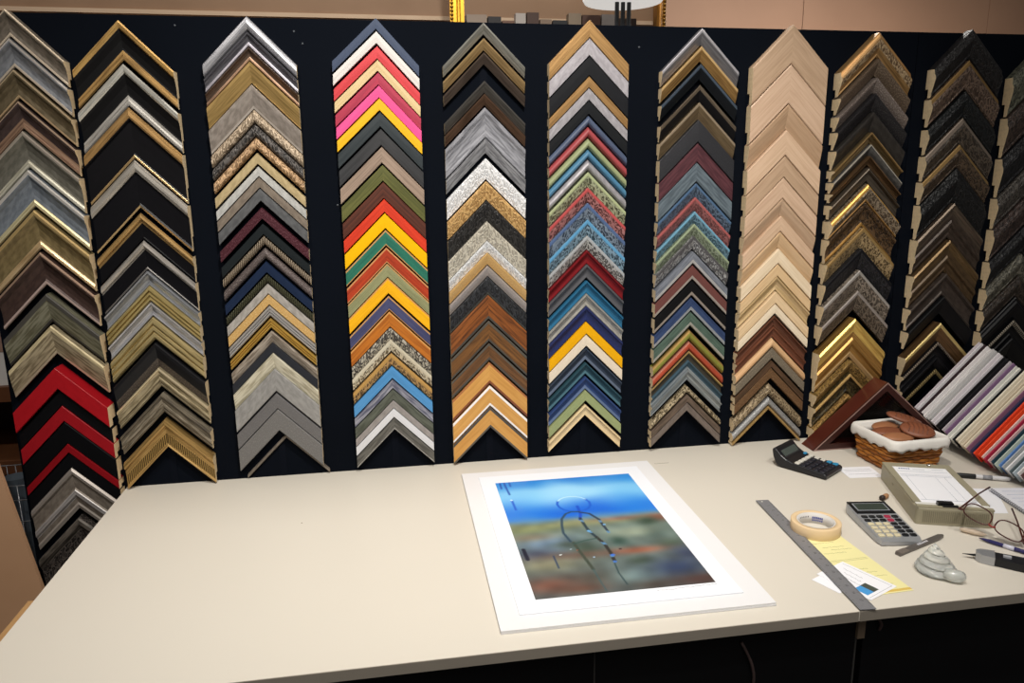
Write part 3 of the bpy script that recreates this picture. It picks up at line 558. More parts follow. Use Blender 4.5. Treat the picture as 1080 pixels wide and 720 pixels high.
  (0.4685,0.0598,'rev',0.034,'O','40352c','1f1914','umber carved',[],0),
  (0.4056,0.0637,'rev',0.034,'P','141418','0c0c0f','plain black',[],0),
  (0.3377,0.0520,'scoop',0.034,'P','131317','0c0c0f','black with silver beaded outer edge',[(0,0.3,'outer_edge','B','c8bca8','5e564a')],0),
  (0.2822,0.0558,'bevel',0.034,'P','141418','0d0d10','plain black, low down',[],0),
 ]),
]
for ci, (X, hw, rows) in enumerate(COLS):
    zlo = min(r[0]-r[1] for r in rows)
    MB().box(X-0.009, X+0.009, -0.0012, 0, max(zlo-0.12, 0.0005) if ci else -0.3, rows[0][0]-0.03).build('mounting_strip', M_blackgap, wall)
    for ri, (z, H, prof, D, kind, c1, c2, words_, bands, dx) in enumerate(rows):
        label = '%s frame corner, %s down, %s column from left' % (words_, ORD[ri], ORD[ci])
        corner_sample(X, hw, z, H, prof, D, kind, c1, c2, bands, label, dx, max(0.0, 0.040 - 0.003*max(0, ri-3)) if ci == 3 else 0.0)   # the fourth column hangs a little askew at its top
# ------------------------------------------------------------------ counter
M_lam = plain('cream_laminate', 'd3ccc0', 0.42, spec=0.35, noise_amt=0.02, nscale=2.0)
M_edge = plain('shaded_laminate_edge', '8d857a', 0.55)  # front edge darker than the top: its shade is put into the colour
M_cab = plain('black_cabinet_board', '0d0d10', 0.5)
M_post = plain('chipboard_post', '8a7864', 0.7)
ct = thing('counter', (1.7, -0.43, -0.9), 'long cream laminate counter with black base under the samples', 'counter')
def cpart(name, m, *b):
    return MB().box(b[0]-1.7, b[1]-1.7, b[2]+0.43, b[3]+0.43, b[4]+0.9, b[5]+0.9).build(name, m, ct)
cpart('countertop', M_lam, 0.0, 3.45, -0.8535, -0.0005, -0.0195, 0.0)
cpart('edge_band', M_edge, 0.0, 1.4955, -0.8550, -0.8535, -0.0195, -0.0003)
cpart('edge_band', M_edge, 1.4985, 3.45, -0.8550, -0.8535, -0.0195, -0.0003)
cpart('side_panel', M_cab, 0.02, 0.04, -0.80, -0.01, -0.9, -0.0195)
cpart('door', M_cab, 0.04, 1.0185, -0.80, -0.78, -0.88, -0.0195)
cpart('trim_strip', plain('grey_trim', '4c4a48', 0.5), 1.0185, 1.0215, -0.799, -0.78, -0.88, -0.0195)
cpart('door', M_cab, 1.0215, 1.532, -0.80, -0.78, -0.88, -0.0195)
cpart('post', M_post, 1.533, 1.548, -0.806, -0.76, -0.092, -0.0195)
cpart('trim_strip', plain('grey_trim', '4c4a48', 0.5), 1.533, 1.5365, -0.80, -0.78, -0.88, -0.092)
cpart('door', M_cab, 1.549, 3.40, -0.80, -0.78, -0.88, -0.0195)
cpart('base_panel', M_cab, 0.04, 3.40, -0.78, -0.01, -0.9, -0.86)
cpart('side_batten', plain('batten_wood', 'b08a5c', 0.6, nscale=20, h2='9a7448'), -0.030, -0.002, -0.85, -0.50, -0.06, -0.022)
def strap(x, z, l):
    pts = [(x-1.7+0.010*math.sin(q*2.6)+0.02*q*l/0.08, -0.803+0.43-0.004*math.sin(q*math.pi), z+0.9-l*q) for q in [i/10 for i in range(11)]]
    MB().tube(pts, 0.003, 6).build('pull_strap', plain('strap_grey', '5a4a48', 0.6), ct)
strap(1.299, -0.072, 0.095); strap(1.565, -0.045, 0.035)

# ------------------------------------------------------------------ the art print and the boards under it
M_foam = plain('white_mat_board', 'e0dfe1', 0.6, noise_amt=0.01)
M_core = plain('board_core', 'c9c6c0', 0.7)
M_paper = plain('white_print_paper', 'e8eaf1', 0.55, noise_amt=0.008)
AR = math.radians(-0.45)
def sheet(name, label, cat, cx, cy, w, h, z0, z1, m, rz, group=None, edge=None):
    o = MB().box(-w/2, w/2, -h/2, h/2, 0, z1-z0).build(name, [m], None, (cx, cy, z0), rz)
    return tag(o, label, cat, group)
sheet('mat_board', 'white mat board at the bottom of the stack under the landscape print', 'board', 1.1075, -0.4535, 0.509, 0.710, 0.0004, 0.0032, M_foam, AR)
sheet('mat_board', 'white mat board directly under the landscape print', 'board', 1.1065, -0.4530, 0.509, 0.710, 0.0038, 0.0068, M_foam, AR + 0.002)
pr = thing('art_print', (1.105, -0.452, 0.0070), 'blue sky landscape art print with white border and dripping stick figure', 'print', rz=AR)
MB().box(-0.2125, 0.2125, -0.316, 0.316, 0, 0.0022).build('paper', M_paper, pr)
def lerp3(a, b, t): return tuple(x+(y-x)*t for x, y in zip(a, b))
def sm(a, b, x):
    t = max(0, min(1, (x-a)/(b-a))); return t*t*(3-2*t)
def segd(px, py, pts, asp):
    best = 9
    for (ax, ay), (bx, by) in zip(pts, pts[1:]):
        dx, dy = (bx-ax), (by-ay)*asp; qx, qy = px-ax, (py-ay)*asp
        l = dx*dx+dy*dy; t = max(0, min(1, (qx*dx+qy*dy)/l)) if l else 0
        best = min(best, math.hypot(qx-dx*t, qy-dy*t))
    return best
C = lambda r, g, b: (r/255, g/255, b/255)
circle = [(0.475+0.112*math.cos(a), 0.715+0.078*math.sin(a)) for a in [math.radians(150+i*24) for i in range(11)]]
ring_top = [(0.475+0.112*math.cos(a), 0.715+0.078*math.sin(a)) for a in [math.radians(30+i*20) for i in range(7)]]
STROKES = [ # points, half width, colour, dashed
 (circle, 0.008, C(22,84,196), 0), (ring_top, 0.005, C(190,225,245), 0),
 ([(0.49,0.69),(0.485,0.62),(0.46,0.56)], 0.010, C(20,70,190), 0),
 ([(0.485,0.635),(0.43,0.64),(0.387,0.625),(0.345,0.58),(0.325,0.52),(0.312,0.456),(0.33,0.38)], 0.008, C(44,66,84), 0),
 ([(0.485,0.63),(0.54,0.61),(0.58,0.55),(0.585,0.49),(0.592,0.43)], 0.009, C(38,50,66), 1),
 ([(0.465,0.575),(0.47,0.50),(0.475,0.455),(0.50,0.40)], 0.010, C(36,54,66), 1),
 ([(0.50,0.40),(0.525,0.34),(0.53,0.27),(0.525,0.20)], 0.011, C(46,44,42), 1),
 ([(0.345,0.37),(0.355,0.30),(0.37,0.22),(0.38,0.16)], 0.010, C(60,68,58), 0),
 ([(0.52,0.20),(0.51,0.12),(0.52,0.04)], 0.004, C(40,60,64), 0),
 ([(0.38,0.16),(0.385,0.08),(0.392,0.01)], 0.004, C(60,86,90), 0),
 ([(0.34,0.36),(0.42,0.38),(0.50,0.39)], 0.006, C(52,78,74), 0),
 ([(0.032,0.995),(0.03,0.93)], 0.006, C(20,70,160), 0), ([(0.062,0.995),(0.066,0.93),(0.072,0.86)], 0.007, C(22,78,170), 0),
 ([(0.10,0.995),(0.10,0.95)], 0.006, C(24,80,170), 0), ([(0.072,0.80),(0.075,0.70)], 0.008, C(26,90,200), 0),
 ([(0.03,0.35),(0.035,0.27)], 0.012, C(26,30,46), 0), ([(0.19,0.28),(0.192,0.19)], 0.005, C(40,60,90), 0),
]
DOTS = [(0.235,0.285,0.007,C(225,235,235)), (0.31,0.32,0.005,C(200,220,235)), (0.345,0.31,0.005,C(180,80,50)), (0.42,0.245,0.006,C(160,190,220)), (0.535,0.25,0.014,C(60,110,210)), (0.525,0.20,0.012,C(70,120,200)), (0.475,0.455,0.012,C(110,170,220)), (0.595,0.50,0.010,C(120,175,225)), (0.07,0.80,0.010,C(215,235,245)), (0.60,0.29,0.010,C(60,40,44))]
BLOBS = [(0.10,0.50,0.22,0.045,C(110,118,80),.8),(0.45,0.53,0.40,0.03,C(140,140,96),.7),(0.72,0.55,0.16,0.022,C(150,104,86),.8),(0.97,0.53,0.10,0.035,C(136,82,66),.8),(0.88,0.50,0.07,0.045,C(54,72,60),.9),(0.86,0.40,0.08,0.04,C(48,66,66),.85),(0.93,0.30,0.08,0.035,C(70,84,66),.8),(0.62,0.36,0.06,0.04,C(46,70,64),.9),(0.20,0.38,0.20,0.06,C(110,134,160),.9),(0.10,0.30,0.14,0.045,C(60,66,88),.8),(0.30,0.36,0.10,0.03,C(66,78,72),.8),(0.40,0.32,0.08,0.07,C(52,66,54),.75),(0.30,0.27,0.22,0.03,C(104,70,62),.6),(0.70,0.27,0.17,0.026,C(146,88,68),.85),(0.10,0.44,0.14,0.03,C(140,126,104),.7),(0.75,0.42,0.16,0.045,C(150,160,140),.8),(0.14,0.22,0.18,0.05,C(134,130,104),.8),(0.38,0.10,0.14,0.05,C(72,66,58),.85),(0.10,0.08,0.16,0.05,C(120,76,62),.8),(0.27,0.04,0.14,0.03,C(96,62,50),.7),(0.60,0.10,0.16,0.08,C(112,132,132),.85),(0.68,0.19,0.07,0.03,C(58,70,56),.85),(0.86,0.12,0.16,0.07,C(44,56,86),.9),(0.95,0.03,0.20,0.04,C(66,44,40),.85),(0.66,0.02,0.12,0.03,C(70,60,54),.7),(0.97,0.22,0.08,0.06,C(52,60,86),.8)]
def paint(s, t):
    n1 = noise.noise((s*4, t*7, 1.3)); n2 = noise.noise((s*11, t*17, 4.1))
    if t > 0.52:
        top = C(40,122,208); light = C(150,206,240); deep = C(26,100,208)
        g = lerp3(deep, light, sm(0.64, 0.83, t + n1*0.03)); g = lerp3(g, top, sm(0.86, 1.0, t + n1*0.05))
        g = lerp3(g, C(70,160,226), 0.35*sm(0.2, 0.75, abs(s-0.5)*2)); g = lerp3(C(96,138,170), g, sm(0.545, 0.64, t + n1*0.03))
    land = lerp3(C(104,120,114), C(78,84,84), sm(0.5, 0.0, t)); land = lerp3(land, C(128,140,134), max(0, n1)*0.7)
    for (cx, cy, rx, ry, c, w) in BLOBS:
        q = ((s-cx)/rx)**2 + ((t-cy)/ry)**2
        if q < 4: land = lerp3(land, c, w*math.exp(-q*0.9))
    land = tuple(max(0, x*(1+0.16*n2)) for x in land)
    col = lerp3(land, g, sm(0.535 + n1*0.02, 0.60 + n1*0.02, t)) if t > 0.52 else land
    for pts, hw_, c, dash in STROKES:
        if t > max(p[1] for p in pts)+0.05 or t < min(p[1] for p in pts)-0.05: continue
        d = segd(s, t, pts, 1.54)
        if d < hw_+0.006:
            a = 1 - sm(hw_-0.004, hw_+0.004, d)
            if dash and math.sin(t*64+s*9) > 0.8: c = C(84,128,170)
            col = lerp3(col, c, 0.9*a)
    for (cx, cy, r, c) in DOTS:
        d = math.hypot(s-cx, (t-cy)*1.54)
        if d < r: col = lerp3(col, c, 0.85)
    return col
NX, NY = 170, 262; IW, IH = 0.351, 0.544
iv = [((i/NX-0.5)*IW, (j/NY-0.5)*IH - 0.002, 0) for j in range(NY+1) for i in range(NX+1)]
ifc = [(j*(NX+1)+i, j*(NX+1)+i+1, (j+1)*(NX+1)+i+1, (j+1)*(NX+1)+i) for j in range(NY) for i in range(NX)]
nb = len(iv)
rim = [j for j in range(NX+1)] + [j*(NX+1)+NX for j in range(1, NY+1)] + [NY*(NX+1)+i for i in range(NX-1, -1, -1)] + [j*(NX+1) for j in range(NY-1, 0, -1)]
iv2 = iv + [(iv[q][0], iv[q][1], -0.0004) for q in rim]; L_ = len(rim)
ifc2 = ifc + [(rim[k], nb+k, nb+(k+1) % L_, rim[(k+1) % L_]) for k in range(L_)] + [tuple(reversed(range(nb, nb+L_)))]
ime = bpy.data.meshes.new('printed_image'); ime.from_pydata(iv2, [], ifc2)
ca = ime.color_attributes.new('ink', 'FLOAT_COLOR', 'POINT')
cols = []
for j in range(NY+1):
    for i in range(NX+1): cols += [*lin(paint(i/NX, j/NY)), 1.0]
cols += [0.2, 0.2, 0.2, 1.0]*L_
ca.data.foreach_set('color', cols)
mi_, nt_, b_ = new_mat('printed_ink'); at_ = nt_.nodes.new('ShaderNodeVertexColor'); at_.layer_name = 'ink'
nt_.links.new(at_.outputs[0], b_.inputs['Base Color']); b_.inputs['Roughness'].default_value = 0.35; b_.inputs['Specular IOR Level'].default_value = 0.3
ime.materials.append(mi_)
img = bpy.data.objects.new('printed_image', ime); link(img, pr); img.location = (0, 0, 0.0027)
M_pencil = plain('pencil_mark', '8a8a90', 0.7)
def scrawl(parent, x0, y0, x1, y1, z, m, r=0.0004, n=40, amp=0.002, name='signature', freq=9, cut=False):
    pts = []
    for i in range(n+1):
        q = i/n; pts.append((x0+(x1-x0)*q + amp*0.6*math.sin(q*freq*2.1), y0+(y1-y0)*q + amp*math.sin(q*freq*3.3)*math.cos(q*freq*1.3), z))
    return MB().tube(pts, r, 4).build(name, m, parent)
scrawl(pr, 0.055, -0.284, 0.175, -0.279, 0.0022, M_pencil)
sc = scrawl(None, 0, 0, 0.042, 0, 0.0004, plain('table_pencil', '8c8478', 0.7), 0.0004, name='pencil_scribble', freq=14, amp=0.0015)
sc.location = (1.381, -0.110, TZ); tag(sc, 'tiny pencil scribble on the counter behind the print', 'mark')

# ------------------------------------------------------------------ mahogany triangular display case
M_mah = plain('mahogany', '5c2a20', 0.32, spec=0.5, coat=0.25, nscale=14, h2='43190f')
M_mahdk = plain('mahogany_front', '40211c', 0.35, nscale=14, h2='2c1411')
M_line = plain('painted_highlight', '9a7c74', 0.35)  # highlight along the case edges, put into the colour as a paler strip
FCX, FY0, FY1, FHW = 2.067, -0.107, -0.044, 0.214
fc = thing('display_case', (FCX, (FY0+FY1)/2, 0.0006), 'triangular dark mahogany display case standing behind the wicker basket', 'display case'); fc.scale = (1, 1, 0.885)
def tri(hw): return [(-hw, 0.0), (hw, 0.0), (0.0, hw)]
def mitre_bar(o0, o1, i0, i1, y0, y1, name, m):
    """one side of the triangle: outer edge o0-o1, inner edge i0-i1, given as (x,z)"""
    b = MB(); b.prism([o0, o1, i1, i0], y0, y1); return b.build(name, m, fc)
def tripts(inset):
    k = inset*(1+math.sqrt(2)); return [(-FHW+k, inset), (FHW-k, inset), (0.0, FHW-inset*math.sqrt(2))]
d2 = (FY1-FY0)/2
O, I = tripts(0), tripts(0.012)
for a, b, nm in ((2, 0, 'side_rail'), (1, 2, 'side_rail'), (0, 1, 'bottom_rail')):
    mitre_bar(O[a], O[b], I[a], I[b], -d2+0.006, d2, nm, M_mah)
O2, I2, I3 = tripts(0.0), tripts(0.003), tripts(0.020)
for a, b in ((2, 0), (1, 2), (0, 1)):
    f_ = mitre_bar(O2[a], O2[b], I3[a], I3[b], -d2+0.001, -d2+0.006, 'front_moulding', M_mahdk)
    q = MB().prism([O2[a], O2[b], I2[b], I2[a]], -d2, -d2+0.001).build('edge_highlight', M_line, f_)
MB().prism(tripts(0.0125), d2-0.004, d2-0.001).build('back_panel', plain('black_felt', '0d0a0a', 0.9), fc)
mg, ntg, bg = new_mat('clear_glass'); bg.inputs['Base Color'].default_value = (0.95, 0.97, 0.97, 1); bg.inputs['Roughness'].default_value = 0.03
bg.inputs['Transmission Weight'].default_value = 1.0; bg.inputs['IOR'].default_value = 1.2
MB().prism(tripts(0.013), -d2+0.008, -d2+0.010).build('glass_pane', mg, fc)

# ------------------------------------------------------------------ mat board corner samples fanned out in a row
XE, MHW = 2.200, 0.190
def mat_z(y):
    K = [(-0.05,.093),(-0.135,.074),(-0.2,.052),(-0.3,.040),(-0.52,.034)]
    for (a, za), (b, zb) in zip(K, K[1:]):
        if b <= y <= a: return za + (zb-za)*(y-a)/(b-a)
    return K[0][1] if y > -0.05 else K[-1][1]
MATS_ROW = [('d0c2ca','pale lilac'),('dcd4da','whitish lilac'),('3c2c30','dark brown-edged'),('e6dfe0','clean white'),('ece6e4','bright white'),('c4c0c0','pale grey'),('a8a4a4','mid grey'),('dcd2d8','pinkish white'),('d6ccd4','soft lavender'),
 ('0f0e12','black gap-shade'),('141218','dark gap-shade'),('aca0a8','mauve grey'),('86688a','plum purple'),('d8d8d0','greenish white'),('e4e2d4','ivory white'),('12141a','ink black'),('e0d2b4','cream'),('dccbaa','warm cream'),('c4ae8a','tan'),('ead8b4','pale buttery'),  # leading black boards stand for a dark gap, its shade put into the colour
 ('8c5c78','dusty mauve'),('2a2a4a','navy'),('e0401a','vivid orange'),('e84a20','orange-red'),('e8b8ac','pale pink'),('a82444','crimson'),('d89c9c','rose pink'),('24404e','dark teal'),('a8b8a4','sage'),('5c86c4','cornflower blue'),('8a8e90','steel grey'),('d8dade','cool white'),('58666a','slate'),('8ca0ac','grey-blue'),('e4dcd8','shell white'),('5a3c3a','dark maroon')]
ym = -0.052
for k, (h, nm) in enumerate(MATS_ROW):
    rgb = [int(h[i:i+2], 16) for i in (0, 2, 4)]
    if min(rgb) > 120: h = '%02x%02x%02x' % tuple(int(c+(245-c)*0.35) for c in rgb)
    th = 0.0055 if nm in ('vivid orange', 'cream', 'navy') else random.choice((0.0024, 0.003, 0.004))
    ze = mat_z(ym) + random.uniform(-.002, .002); w = 0.026; hw = MHW + random.uniform(-.002, .002)
    # chevron outline in x,z around the apex; ends cut square to the legs
    pts = [(-hw, -hw), (0, 0), (hw, -hw), (hw-w, -hw-w), (0, -2*w), (-hw+w, -hw-w)]
    o = MB()
    n = 6; vs = [(a, 0, b) for a, b in pts] + [(a, th, b) for a, b in pts]
    o.add(vs, [(0,5,4,1),(1,4,3,2),(6,7,10,11),(7,8,9,10)] + [(i, (i+1) % n, n+(i+1) % n, n+i) for i in range(n)])
    ob = o.build('mat_board_sample', plain('mat_'+nm.replace(' ', '_').replace('-', '_'), h, 0.75, noise_amt=0.02), None, (XE+MHW, ym-th, ze+MHW))
    tag(ob, '%s mat board corner, %s from the wall in the fanned row' % (nm, ORD[k]), 'mat sample', 'mat board corners fanned out in a row')
    ym -= th + (0.0075 if k < 20 else 0.0085)
rk = MB()
secs = []
for y in (-0.04, -0.135, -0.2, -0.3, -0.46):
    zz = mat_z(y) + MHW - 0.056
    secs.append([(XE+MHW-0.10, y, 0.0006), (XE+MHW-0.10, y, zz-0.10), (XE+MHW, y, zz), (XE+MHW+0.10, y, zz-0.10), (XE+MHW+0.10, y, 0.0006)])
vs = sum(secs, []); fs = []
for i in range(len(secs)-1):
    for k in range(5): fs.append((i*5+k, i*5+(k+1) % 5, (i+1)*5+(k+1) % 5, (i+1)*5+k))
fs += [(0,1,2,3,4), tuple(range(len(vs)-5, len(vs)))]
rk.add(vs, fs)
tag(rk.build('display_rack', plain('black_rack', '0c0c0e', 0.6), None, (0, 0, 0)), 'black ridged rack under the fanned mat board corners', 'rack')
bc = thing('binder_clip', (2.188, -0.150, 0.0006), 'small black binder clip beside the wicker basket', 'clip')
MB().prism([(-.014, 0), (.014, 0), (.004, .024), (-.004, .024)], -.016, .016).build('clip_body', plain('clip_black', '101013', 0.3), bc)
MB().tube([(-.003, -.008, .024), (-.010, -.008, .046), (-.010, .008, .046), (-.003, .008, .024)], 0.0012, 6).build('wire_handle', plain('clip_wire', 'c8c8c8', 0.25, 0.9), bc)

# ------------------------------------------------------------------ wicker basket with cloth liner and leather ovals
bk = thing('wicker_basket', (2.034, -0.215, 0.0006), 'small honey wicker basket with white cloth liner', 'basket', rz=math.radians(3)); bk.scale = (1, 1, 1.14)
M_wick = plain('wicker', 'c07a30', 0.5, noise_amt=0.25, nscale=60); M_wick2 = plain('wicker_dark', '9a5a20', 0.5, noise_amt=0.25, nscale=60)
M_cloth = plain('white_cloth', 'e4e0da', 0.85, noise_amt=0.05, nscale=40, bump=0.2)
def rrect(hx_, hy_, r, n=5):
    pts = []
    for cx, cy, a0 in ((hx_-r, hy_-r, 0), (-hx_+r, hy_-r, 90), (-hx_+r, -hy_+r, 180), (hx_-r, -hy_+r, 270)):
        for i in range(n+1):
            a = math.radians(a0+90*i/n); pts.append((cx+r*math.cos(a), cy+r*math.sin(a)))
    return pts
def dense(pts, m):
    out = []; P = pts + [pts[0]]; Ls = [math.dist(a, b) for a, b in zip(P, P[1:])]; tot = sum(Ls)
    for i in range(m):
        d = tot*i/m; k = 0
        while d > Ls[k]: d -= Ls[k]; k += 1
        q = d/Ls[k]; out.append((P[k][0]+(P[k+1][0]-P[k][0])*q, P[k][1]+(P[k+1][1]-P[k][1])*q))
    return out
def level(z):  # half sizes of the basket wall at height z
    t = z/0.075; return 0.078+0.003*t, 0.064+0.020*t
NST = 26
for r in range(8):
    z = 0.006 + r*0.0085; a, b = level(z); base = dense(rrect(a, b, 0.018), NST*4); pts = []
    for i, (x, y) in enumerate(base):
        n_ = math.hypot(x, y); s_ = 0.0022*math.cos(math.pi*i/4*1.0 + math.pi*r)
        pts.append((x + x/n_*s_, y + y/n_*s_, z))
    MB().tube(pts, 0.0041, 6, closed=True).build('wicker_strand', M_wick if r % 3 else M_wick2, bk)
for i in range(NST):
    a, b = level(0.0); x0, y0 = dense(rrect(a, b, 0.018), NST)[i]; a, b = level(0.072); x1, y1 = dense(rrect(a, b, 0.018), NST)[i]
    MB().tube([(x0, y0, 0.002), (x1, y1, 0.072)], 0.0022, 5).build('wicker_stake', M_wick2, bk)
for_wall = []
for z in (0.004, 0.068):
    a, b = level(z); for_wall += [(x, y, z) for x, y in rrect(a-0.003, b-0.003, 0.016)]
for z in (0.068, 0.004):
    a, b = level(z); for_wall += [(x, y, z) for x, y in rrect(a-0.005, b-0.005, 0.015)]
nq = len(for_wall)//4
MB().add(for_wall, [(i*nq+k, i*nq+(k+1) % nq, ((i+1) % 4)*nq+(k+1) % nq, ((i+1) % 4)*nq+k) for i in range(4) for k in range(nq)]).build('woven_wall', M_wick2, bk)
a, b = level(0); MB().rbox(-a, a, -b, b, 0.0, 0.004, 0.018).build('basket_floor', M_wick2, bk)
# cloth liner: inside wall, rolled rim and hanging outside flap
lv = []; NL = 72
for i, (x, y) in enumerate(dense(rrect(1, 1, 0.2), NL)):
    wob = 0.0025*math.sin(i*1.7) + 0.0015*math.sin(i*0.6)
    for (off, z) in ((-0.0095, 0.055), (-0.0055, 0.074), (0.000, 0.080), (0.005, 0.079), (0.008, 0.073+wob*0.4), (0.0085+wob*0.4, 0.062+wob), (0.0075+wob*0.4, 0.056+wob*1.4), (0.0055, 0.057+wob*1.4), (0.0052, 0.072), (0.001, 0.075), (-0.007, 0.070), (-0.011, 0.055)):
        a, b = level(0.075); ex, ey = x*(a+off), y*(b+off); lv.append((ex, ey, z))
PR = 12; lf = []
for i in range(NL):
    j = (i+1) % NL
    for k in range(PR): lf.append((i*PR+k, j*PR+k, j*PR+(k+1) % PR, i*PR+(k+1) % PR))
MB().add(lv, lf, 0, True).build('cloth_liner', M_cloth, bk)
M_lea = plain('brown_leather', '8a5238', 0.5, noise_amt=0.2, nscale=40, bump=0.15); M_lea2 = plain('tan_leather', 'a8714e', 0.5, noise_amt=0.2, nscale=40)
def leather_oval(x, y, z, rx, ry, tilt, rz, m, label, ridges=True):
    o = thing('leather_oval', (x, y, z), label, 'leather piece', 'leather ovals in the wicker basket', rz)
    o.rotation_euler = (tilt[0], tilt[1], rz)
    prof = [(0.0, -0.005), (0.6, -0.005), (0.92, -0.0035), (1.0, 0.0), (0.94, 0.004), (0.7, 0.007), (0.35, 0.0085), (0.0, 0.009)]
    vs = []; n = 28
    for (r, h) in prof:
        for k in range(n): vs.append((rx*r*math.cos(2*math.pi*k/n), ry*r*math.sin(2*math.pi*k/n), h))
    fs = [(i*n+k, i*n+(k+1) % n, (i+1)*n+(k+1) % n, (i+1)*n+k) for i in range(len(prof)-1) for k in range(n)]
    MB().add(vs, fs, 0, True).build('leather_body', m, o)
    if ridges:
        for q in (-0.55, -0.3, -0.05, 0.2, 0.45):
            x_ = rx*q; l = ry*math.sqrt(1-q*q)*0.72
            MB().tube([(x_, -l, 0.0058), (x_+0.004, 0, 0.0092), (x_, l, 0.0058)], 0.0017, 6).build('stitched_rib', plain('rib_leather', '70402c', 0.5), o)
    return o
leather_oval(2.064, -0.246, 0.097, 0.044, 0.032, (0.35, 0.10), -0.5, M_lea, 'ribbed brown leather oval on top of the basket, facing the counter edge')
leather_oval(2.072, -0.180, 0.107, 0.048, 0.028, (0.10, 0.25), -0.45, M_lea, 'ribbed brown leather oval highest at the back of the basket')
leather_oval(2.000, -0.214, 0.086, 0.042, 0.025, (0.08, -0.05), -0.2, M_lea, 'darker leather oval at the far side of the basket near the calculator', False)
leather_oval(2.005, -0.250, 0.082, 0.042, 0.024, (0.12, 0.02), -0.15, M_lea2, 'tan leather oval lying low along the basket front', False)
leather_oval(2.022, -0.172, 0.086, 0.044, 0.025, (0.05, 0.0), 0.25, M_lea2, 'tan leather oval along the back rim of the basket', False)

# ------------------------------------------------------------------ desk calculators
def key(parent, x, y, z, w, h, m, t=0.003, name='key'):
    return MB().rbox(x-w/2, x+w/2, y-h/2, y+h/2, z-0.0006, z+t, min(w, h)*0.22, 2, 0.0007).build(name, m, parent)
M_cb = plain('calculator_black', '1d1d21', 0.35); M_scr = plain('lcd_grey', '4c5450', 0.25); M_kb = plain('key_navy', '20222e', 0.35)
M_kw = plain('key_cream', 'd8d4ca', 0.4); M_kblue = plain('key_blue', '2f8cb8', 0.35)
bcx = thing('calculator', (1.7685, -0.2145, 0.0006), 'black desk calculator with blue and white keys, display tilted up', 'calculator', rz=math.radians(33.4)); bcx.scale = (0.92, 0.92, 0.92)
LB, WB = 0.165, 0.106   # length (local y), width
side = [(-LB/2, 0.003), (-LB/2, 0.013), (-LB/2+0.006, 0.0165), (0.018, 0.0235), (0.036, 0.028), (0.054, 0.038), (0.070, 0.053), (0.078, 0.055), (LB/2, 0.048), (LB/2-0.004, 0.030), (LB/2-0.012, 0.012), (LB/2-0.02, 0.003)]
vs = []
for x_ in (-1, 1):
    for (y, z) in side: vs.append((x_*WB/2, y, z))
n = len(side); b = MB(); b.add(vs, [tuple(range(n)), tuple(reversed(range(n, 2*n)))] + [(i, (i+1) % n, n+(i+1) % n, n+i) for i in range(n)])
o_body = b.build('calculator_body', M_cb, bcx)
bv = o_body.modifiers.new('soft', 'BEVEL'); bv.width = 0.004; bv.segments = 3; bv.limit_method = 'ANGLE'; bv.angle_limit = 0.6
def ktop(y): return 0.0165 + (y+LB/2-0.006)/(0.018+LB/2-0.006)*0.007
for r in range(5):
    for c in range(5):
        x_ = -0.041 + c*0.0205; y_ = -LB/2+0.016 + r*0.0185
        if r == 0 and c == 4: continue
        m = M_kw if (c == 4 and r > 1) or r == 4 else M_kb
        if c == 4 and r in (0, 1): m = M_kblue
        key(bcx, x_, y_ + (0.0095 if (c == 4 and r == 1) else 0)*0 , ktop(y_), 0.016, 0.0135, m)
key(bcx, 0.041, -LB/2+0.0165, ktop(-LB/2+0.0165), 0.016, 0.0145, M_kblue)
key(bcx, 0.042, 0.026, 0.0258, 0.014, 0.009, M_kblue)
# display lying on the up-swept back
Md = Matrix.Translation((0, 0.0535, 0.0388)) @ Matrix.Rotation(math.atan2(0.015, 0.016), 4, 'X')
MB().box(-0.040, 0.040, -0.011, 0.011, -0.0005, 0.0014, 0, Md).build('display_window', M_scr, bcx)
MB().box(-0.046, 0.046, -0.0135, -0.0112, -0.0005, 0.002, 0, Md).build('display_trim', plain('trim_grey', '55585c', 0.3), bcx)

M_sil = plain('calculator_silver', 'b0b2b6', 0.3, 0.45); M_fr = plain('display_bezel', '16181c', 0.3); M_kc = plain('key_ivory', 'd8ccaa', 0.4); M_kr = plain('key_crimson', 'a82848', 0.35)
sc_ = thing('calculator', (1.7445, -0.565, 0.0006), 'silver calculator with black-framed screen and ivory number keys', 'calculator', rz=math.radians(-9))
LS, WS = 0.170, 0.094
# body with gently bowed sides, thicker towards the display
outline = []
for i in range(13):
    q = i/12; outline.append((WS/2*(1+0.03*math.sin(q*math.pi)) - (0.004 if q in (0, 1) else 0), -LS/2+LS*q))
outl = outline + [(-x, y) for x, y in reversed(outline)]
outl = [(x, y - 0.006*math.cos(x/WS*math.pi)*(1 if y < -LS/2+0.001 else 0)) for x, y in outl]
n = len(outl); vs = [(x, y, 0.002) for x, y in outl] + [(x*0.99, y, 0.010+0.010*(y+LS/2)/LS) for x, y in outl] + [(x*0.955, y*0.985, 0.0125+0.010*(y+LS/2)/LS) for x, y in outl]
fs = [tuple(reversed(range(n))), tuple(range(2*n, 3*n))] + [(k*n+i, k*n+(i+1) % n, (k+1)*n+(i+1) % n, (k+1)*n+i) for k in range(2) for i in range(n)]
MB().add(vs, fs).build('calculator_body', M_sil, sc_)
def stop(y): return 0.0125 + 0.010*(y+LS/2)/LS
tilt = math.atan2(0.010, LS)
Mt = Matrix.Translation((0, 0.056, stop(0.056))) @ Matrix.Rotation(tilt, 4, 'X')
MB().box(-0.0440, 0.0440, -0.0275, 0.0270, -0.001, 0.0016, 0, Mt).build('display_bezel', M_fr, sc_)
MB().box(-0.037, 0.037, -0.016, 0.018, 0.0016, 0.0022, 0, Mt).build('display_rim', plain('rim_light', '8e9298', 0.3), sc_)
